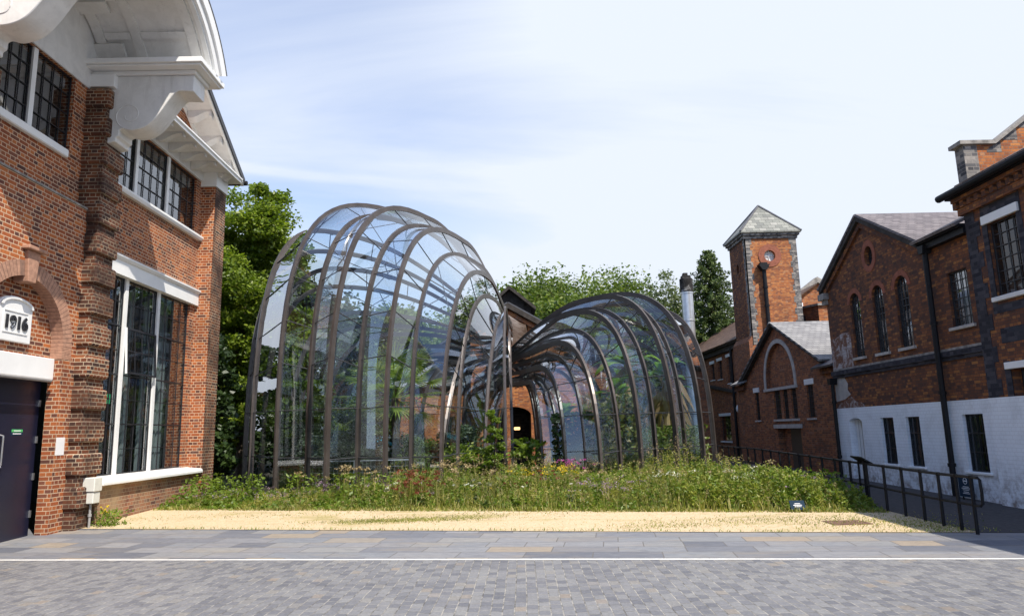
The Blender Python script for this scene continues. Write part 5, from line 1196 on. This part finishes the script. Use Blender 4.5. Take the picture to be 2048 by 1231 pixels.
# ------------------------------------------------------------------ plants inside and around the glasshouses
M['palm'] = leaf('fan palm blade', [(.09,.16,.025),(.16,.24,.04),(.27,.34,.07),(.36,.40,.12)], .4)
M['olive'] = leaf('olive leaf', [(.04,.065,.035),(.07,.10,.055),(.11,.14,.08)], .3)
M['banana'] = leaf('banana leaf', [(.09,.18,.025),(.15,.26,.04),(.23,.34,.07)], .45, .35)
M['creeper'] = leaf('creeper leaf', [(.06,.10,.02),(.12,.16,.035),(.22,.24,.07),(.33,.30,.13),(.16,.10,.05)], .4)
def strip_leaf(mb, p, d, up, L, w, droop, n=5):
    d = Vector(d).normalized(); up = Vector(up); sd = d.cross(up).normalized(); vs = []
    for i in range(n+1):
        t = i/n; q = Vector(p)+d*(L*t)+Vector((0,0,-droop*L*t*t)); ww = w*math.sin(math.pi*(.08+.9*t))**.8 if t < 1 else 0.002
        vs += [q-sd*ww/2+Vector((0,0,.10*ww)), q, q+sd*ww/2+Vector((0,0,.10*ww))]
    fs = []
    for i in range(n):
        k = i*3; fs += [(k,k+1,k+4,k+3),(k+1,k+2,k+5,k+4)]
    mb.add(vs, fs)
def fan_palm(name, label, x, y, h, R_, nf, mat='palm'):
    t = thing(name, label, 'palm', (x,y,.17)); MB().tube([(x,y,.17),(x+.04,y,h*.5),(x,y,h)], .13, 9, .10).build('trunk','bark',t)
    f = MB(); pt = MB()
    for i in range(nf):
        a = i*2.399; el = 1.2-1.75*(i/nf); L = R_*random.uniform(.55,.75)
        d = Vector((math.cos(a)*math.cos(el), math.sin(a)*math.cos(el), math.sin(el))); c = Vector((x,y,h))+d*L
        pt.tube([(x,y,h),(Vector((x,y,h))+c)/2+Vector((0,0,.04)),c], .014, 5)
        u = d.cross(Vector((0,0,1))).normalized(); v = u.cross(d)
        for k in range(26):
            th = -2.0+4.0*k/25; dd_ = d*math.cos(th)+u*math.sin(th); strip_leaf(f, c, dd_+v*.12, v, R_*.52*(1-.22*abs(th)/2)*random.uniform(.9,1.08), .045, .22, 3)
    f.build('frond', mat, t, recalc=False); pt.build('petiole', mat, t)
    return t
fan_palm('fan_palm','large fan palm with spreading fronds in the middle of the larger glasshouse',-3.2,20.9,2.7,1.65,26)
def yucca(name, label, x, y, h, n, L, mat='palm'):
    t = thing(name, label, 'plant', (x,y,.15)); f = MB()
    for i in range(n):
        a = i*2.399; el = random.uniform(.15,1.45); d = (math.cos(a)*math.cos(el), math.sin(a)*math.cos(el), math.sin(el)); strip_leaf(f,(x,y,h),d,(0,0,1) if el < 1.2 else (1,0,0),L*random.uniform(.7,1.1),.05,.25,4)
    f.build('leaves', mat, t, recalc=False); MB().tube([(x,y,.15),(x,y,h)],.06,7).build('trunk','bark',t)
yucca('yucca','spiky yucca standing low behind the ribs right of the fan palm',-2.05,19.0,.35,46,1.05)
yucca('cabbage_palm','spiky cabbage palm in the right half of the smaller glasshouse',4.7,21.0,.75,50,.9)
yucca('cordyline','small spiky plant near the front of the smaller glasshouse',3.9,20.0,.5,40,.75)
def bush(name, label, x, y, r, h, mat, n, size, cat='bush'):
    t = thing(name, label, cat, (x,y,.1)); st = MB()
    for k in range(5): st.tube([(x,y,.1),(x+math.cos(k*1.3)*r*.4,y+math.sin(k*1.3)*r*.4,h*.7)],.02,5,.008)
    st.build('stems','bark',t); P = crown_points((x,y,h*.52),(r,r,h*.5),n,34,.25); P = P[P[:,2]>.15]; ax,ay = leaf_axes(len(P),size,.42); quads('foliage',mat,t,P,ax,ay); return t
bush('olive_bush','grey green olive bush at the left of the larger glasshouse',-5.85,21.4,.85,2.6,'olive',5200,.06)
bush('olive_bush','grey green olive bush left of the fan palm trunk',-4.35,21.0,.75,2.35,'olive',4200,.06)
bush('olive_bush','round olive bush right of the yucca in the larger glasshouse',-1.25,21.2,.75,2.0,'olive',4600,.06)
bush('olive_bush','small olive bush between the fan palm and the turquoise parasol',-3.2,23.8,.7,1.9,'olive',3200,.06)
bush('green_shrub','bright green shrub inside the larger glasshouse near its far left ribs',-6.2,23.6,.8,3.6,'leaf_mid',4200,.075)
bush('green_shrub','yellow green shrub between the two olive bushes',-5.1,23.2,.6,2.4,'leaf_lime',3200,.065)
bush('climber','bright leafy climber outside the right end of the larger glasshouse',-.3,19.15,.26,2.35,'herb',3400,.042,'climber')
bush('leafy_shrub','fresh green shrub beside the bright climber behind the meadow',-.75,19.6,.5,1.5,'leaf_lime',3200,.05)
bush('sapling','young broad leaved sapling in front of the dark doorway',.62,20.6,.42,1.65,'herb',620,.085,'sapling')
bush('grey_shrub','bushy grey green shrub at the foot of the second rib of the larger glasshouse',-5.4,20.4,.62,1.75,'olive',3600,.055)
bush('grey_shrub','bushy grey green shrub just left of the fan palm behind the inner railing',-4.2,20.3,.6,1.5,'olive',3400,.055)
bush('rosemary','wide dark shrub right of the fan palm behind the front ribs',-2.5,20.6,.6,1.55,'leaf_mid',3400,.05)
bush('tall_shrub','tall dark green shrub against the far left glass of the larger glasshouse',-6.7,22.6,.6,4.2,'leaf_mid',4600,.07)
bush('tall_shrub','tall green shrub left of the fan palm crown, deep inside the larger glasshouse',-4.9,24.6,.8,3.9,'leaf_mid',5200,.075)
bush('potted_flowers','low red and pink flowers by the inner railing',-3.05,19.3,.3,.6,'magenta_petal',160,.03,'flowers')
# bananas and creepers in the smaller glasshouse
def banana(label, x, y, h, n, L, w, dead=8):
    t = thing('banana_plant', label, 'banana plant', (x,y,.17), 'banana plants in the smaller glasshouse'); MB().tube([(x,y,.17),(x+.03,y,h*.5),(x,y,h)],.13,9,.07).build('stem','dead',t)
    f = MB()
    for i in range(n):
        a = i*2.399+x; el = random.uniform(.35,1.25); d = (math.cos(a)*math.cos(el), math.sin(a)*math.cos(el), math.sin(el)); strip_leaf(f,(x,y,h*random.uniform(.8,1)),d,(0,0,1),L*random.uniform(.7,1.1),w,.55,7)
    f.build('leaf','banana',t,recalc=False)
    g = MB()
    for i in range(dead):
        a = i*1.9+1; d = (math.cos(a)*.5,math.sin(a)*.5,-.25); strip_leaf(g,(x,y,h*random.uniform(.55,.95)),d,(math.sin(a),-math.cos(a),.3),L*random.uniform(.6,1.0),w*.45,.9,6)
    g.build('dead_leaf','dead',t,recalc=False)
banana('tall banana plant with brown hanging leaves in the right end of the smaller glasshouse',4.95,21.8,3.7,9,1.15,.46,12)
banana('banana plant with torn pale leaves under the crown of the smaller glasshouse',3.8,21.7,3.7,10,1.35,.46,10)
banana('banana plant with green paddles in the left half of the smaller glasshouse',2.5,20.6,2.5,10,1.2,.42,8)
banana('banana plant at the back left of the smaller glasshouse',1.9,22.6,2.3,8,1.0,.34,6)
banana('banana plant in the middle front of the smaller glasshouse',3.3,20.6,3.0,10,1.2,.42,9)
banana('slim banana plant against the right ribs of the smaller glasshouse',5.45,22.6,3.1,7,.75,.28,8)
cr_ = thing('leafy_creeper','pale yellow green creeper massed against the front glass of the smaller glasshouse','creeper',(2.7,19.2,.17))
P = np.concatenate([np.stack([2.2+1.35*NR.random(3400),18.75+.5*NR.random(3400)+.35*np.abs(NR.normal(size=3400)),.2+2.35*NR.random(3400)**.9],1)]); k_ = P[:,1]+.0*P[:,0] > 18.7; P = P[k_]; ax,ay = leaf_axes(len(P),.075,.75); quads('foliage','creeper',cr_,P,ax,ay)
dk = thing('dark_creeper','dark leafy creeper filling the left front of the smaller glasshouse','creeper',(1.9,20.6,.17))
P = np.stack([1.35+2.6*NR.random(3600),19.6+1.2*NR.random(3600),.2+1.9*NR.random(3600)],1); ax,ay = leaf_axes(len(P),.075,.6); quads('foliage','leaf_dark',dk,P,ax,ay)
ug = thing('fern_bank','dark ferny planting low in the right half of the smaller glasshouse','ferns',(4.4,20.6,.17))
P = np.stack([3.6+2.2*NR.random(3200),20.3+1.3*NR.random(3200),.2+1.5*NR.random(3200)**1.3],1); ax,ay = leaf_axes(len(P),.085,.3); quads('foliage','leaf_mid',ug,P,ax,ay)

# ------------------------------------------------------------------ parasol, inner railing
ps = thing('parasol','turquoise parasol seen through the larger glasshouse under the fan palm','parasol',(-5.0,27.9,0))
c = MB(); n = 8; rim = [(-5.0+.62*math.cos(k*math.pi/4),27.9+.62*math.sin(k*math.pi/4),1.32) for k in range(n)]
c.add(rim+[(-5.0,27.9,1.72)]+[(x,y,z-.09) for x,y,z in rim], [(k,(k+1)%n,8) for k in range(n)]+[(k,(k+1)%n,9+(k+1)%n,9+k) for k in range(n)]); c.build('canopy','teal',ps); MB().tube([(-5.0,27.9,0),(-5.0,27.9,1.75)],.022,7).build('pole','steel',ps)
tb2_ = thing('cafe_table','small pale table under the turquoise parasol','table',(-4.7,27.4,0)); MB().lathe([(.05,.72),(.42,.72),(.42,.75),(.05,.75)],(-4.7,27.4,0),20).build('table_top','white_old',tb2_); tb3 = MB(); tb3.tube([(-4.7,27.4,.02),(-4.7,27.4,.72)],.03,8); tb3.lathe([(.02,0),(.25,0),(.25,.03),(.02,.03)],(-4.7,27.4,.0),16); tb3.build('pedestal','steel',tb2_)
ir = thing('inner_railing','slim grey mesh railing along the path inside the larger glasshouse','railing',(-4,19.9,0))
ps_ = [(-5.6,20.1),(-4.9,19.75),(-4.1,19.65),(-3.3,19.6),(-2.6,19.6)]
for (x,y) in ps_: MB().tube([(x,y,.17),(x,y,.95)],.017,7).build('post','steel',ir)
MB().tube([(x,y,.96) for x,y in ps_],.017,7).build('top_rail','steel',ir)
ms_ = MB()
for (a,b) in zip(ps_[:-1],ps_[1:]):
    for k in range(1,7): t_ = k/7; x = a[0]+(b[0]-a[0])*t_; y = a[1]+(b[1]-a[1])*t_; ms_.tube([(x,y,.22),(x,y,.94)],.004,4)
    for z in (.35,.5,.65,.8): ms_.tube([(a[0],a[1],z),(b[0],b[1],z)],.004,4)
ms_.build('mesh_infill','steel',ir)

# ------------------------------------------------------------------ black railing by the right-hand path
rl = thing('path_railing','long black tubular railing between the meadow and the dark footpath','railing',(7.05,15,0))
def RX(y): return 6.88+.028*(y-10.6)
ys = [10.66,11.03,11.5,12.02,12.62,13.24,13.9,14.6,15.3]+[15.95+.66*k for k in range(14)]
for y in ys:
    x = RX(y); z0 = gz(x,y); b = MB(); b.tube([(x,y,z0),(x,y,z0+.82)], .026, 8); b.tube([(x,y,z0+.79),(x,y,z0+.845)], .032, 8); b.tube([(x,y,z0+.40),(x,y,z0+.44)], .03, 8); b.build('post','black_iron',rl)
pt_ = [(RX(y),y,gz(0,y)+.82) for y in [10.5]+ys]
MB().tube(pt_, .023, 8).build('top_rail','black_iron',rl)
MB().tube([(RX(y),y,gz(0,y)+.42) for y in [10.5]+ys], .021, 8).build('middle_rail','black_iron',rl)
MB().tube([(RX(10.5),10.5,.82),(RX(10.45),10.45,.79),(RX(10.44),10.44,.62),(RX(10.45),10.45,.45),(RX(10.5),10.5,.42)], .022, 8).build('end_loop','black_iron',rl)
lc = thing('information_lectern','tilted dark information panel fixed on the black railing','sign',(6.98,14.2,.8))
b = MB(); vs = [(6.85,13.8,.98),(7.12,13.8,.82),(7.12,14.25,.83),(6.85,14.25,.99)]; b.add(vs+[(x,y,z+.025) for x,y,z in vs], [(3,2,1,0),(4,5,6,7),(0,1,5,4),(1,2,6,5),(2,3,7,6),(3,0,4,7)]); b.build('panel','black_iron',lc)
b = MB(); b.tube([(6.95,13.95,.06),(6.95,13.95,.92)],.02,7); b.tube([(6.95,14.15,.06),(6.95,14.15,.92)],.02,7); explode(b.build('leg','black_iron',lc))
sg = thing('blue_notice_board','dark blue notice board with white no entry emblem leaning by the drainpipe','sign',(9.3,14.55,.2))
Fg = FX(9.28,-1)
MB().fbox(Fg,14.3,14.74,0,.025,.13,.56).build('board','sign_blue',sg)
em_ = MB()
for i in range(24):
    t0 = 2*math.pi*i/24; t1 = 2*math.pi*(i+1)/24; P_ = lambda k,t:(14.52+k*math.cos(t), .445+k*math.sin(t)); em_.prism([P_(.054,t0),P_(.064,t0),P_(.064,t1),P_(.054,t1)], Fg, .0255, .029)
em_.fbox(Fg,14.475,14.565,.0255,.029,.435,.455); em_.build('emblem','sign_white',sg)
tx = MB()
for (z,h_) in ((.325,.09),(.295,.13),(.265,.10),(.225,.08),(.195,.11)): tx.fbox(Fg,14.52-h_,14.52+h_,.0255,.0275,z,z+.012)
explode(tx.build('text_line','sign_white',sg))
lg = MB(); lg.fbox(Fg,14.34,14.37,-.02,-.001,.05,.5); lg.fbox(Fg,14.67,14.70,-.02,-.001,.05,.5); explode(lg.build('leg','black_iron',sg))
ms2 = thing('meadow_sign','small dark blue sign tucked at the edge of the tall nettles','sign',(5.5,14.7,.05))
vs = [(5.30,13.52,.09),(5.56,13.48,.09),(5.56,13.56,.25),(5.30,13.60,.25)]; MB().add(vs+[(x,y+.02,z-.004) for x,y,z in vs], [(0,1,2,3),(7,6,5,4),(0,4,5,1),(1,5,6,2),(2,6,7,3),(3,7,4,0)]).build('plate','sign_blue',ms2)
b = MB(); b.tube([(5.43,13.57,.03),(5.43,13.58,.14)],.012,6); b.build('stake','black_iron',ms2)
b = MB()
for z,w_ in ((.19,.05),(.165,.08),(.14,.06)):
    yy = lambda q: 13.5+(q-.09)*.5-.004; b.add([(5.43-w_,yy(z)-.002+.006,z),(5.43+w_,yy(z)-.002-.006,z),(5.43+w_,yy(z+.01)-.002-.006,z+.01),(5.43-w_,yy(z+.01)-.002+.006,z+.01)],[(0,1,2,3)])
explode(b.build('text_line','sign_white',ms2))
M['rusty'] = simple('rusty brown iron', (.16,.095,.07), .85, .2, .3, 9, .3, .3)
mho = MB().box(5.33,5.97,11.86,12.36,.012,.032).build('manhole_cover','rusty',None); tag(mho,'rusty brown manhole cover set in the dry grass by the railing','manhole cover')
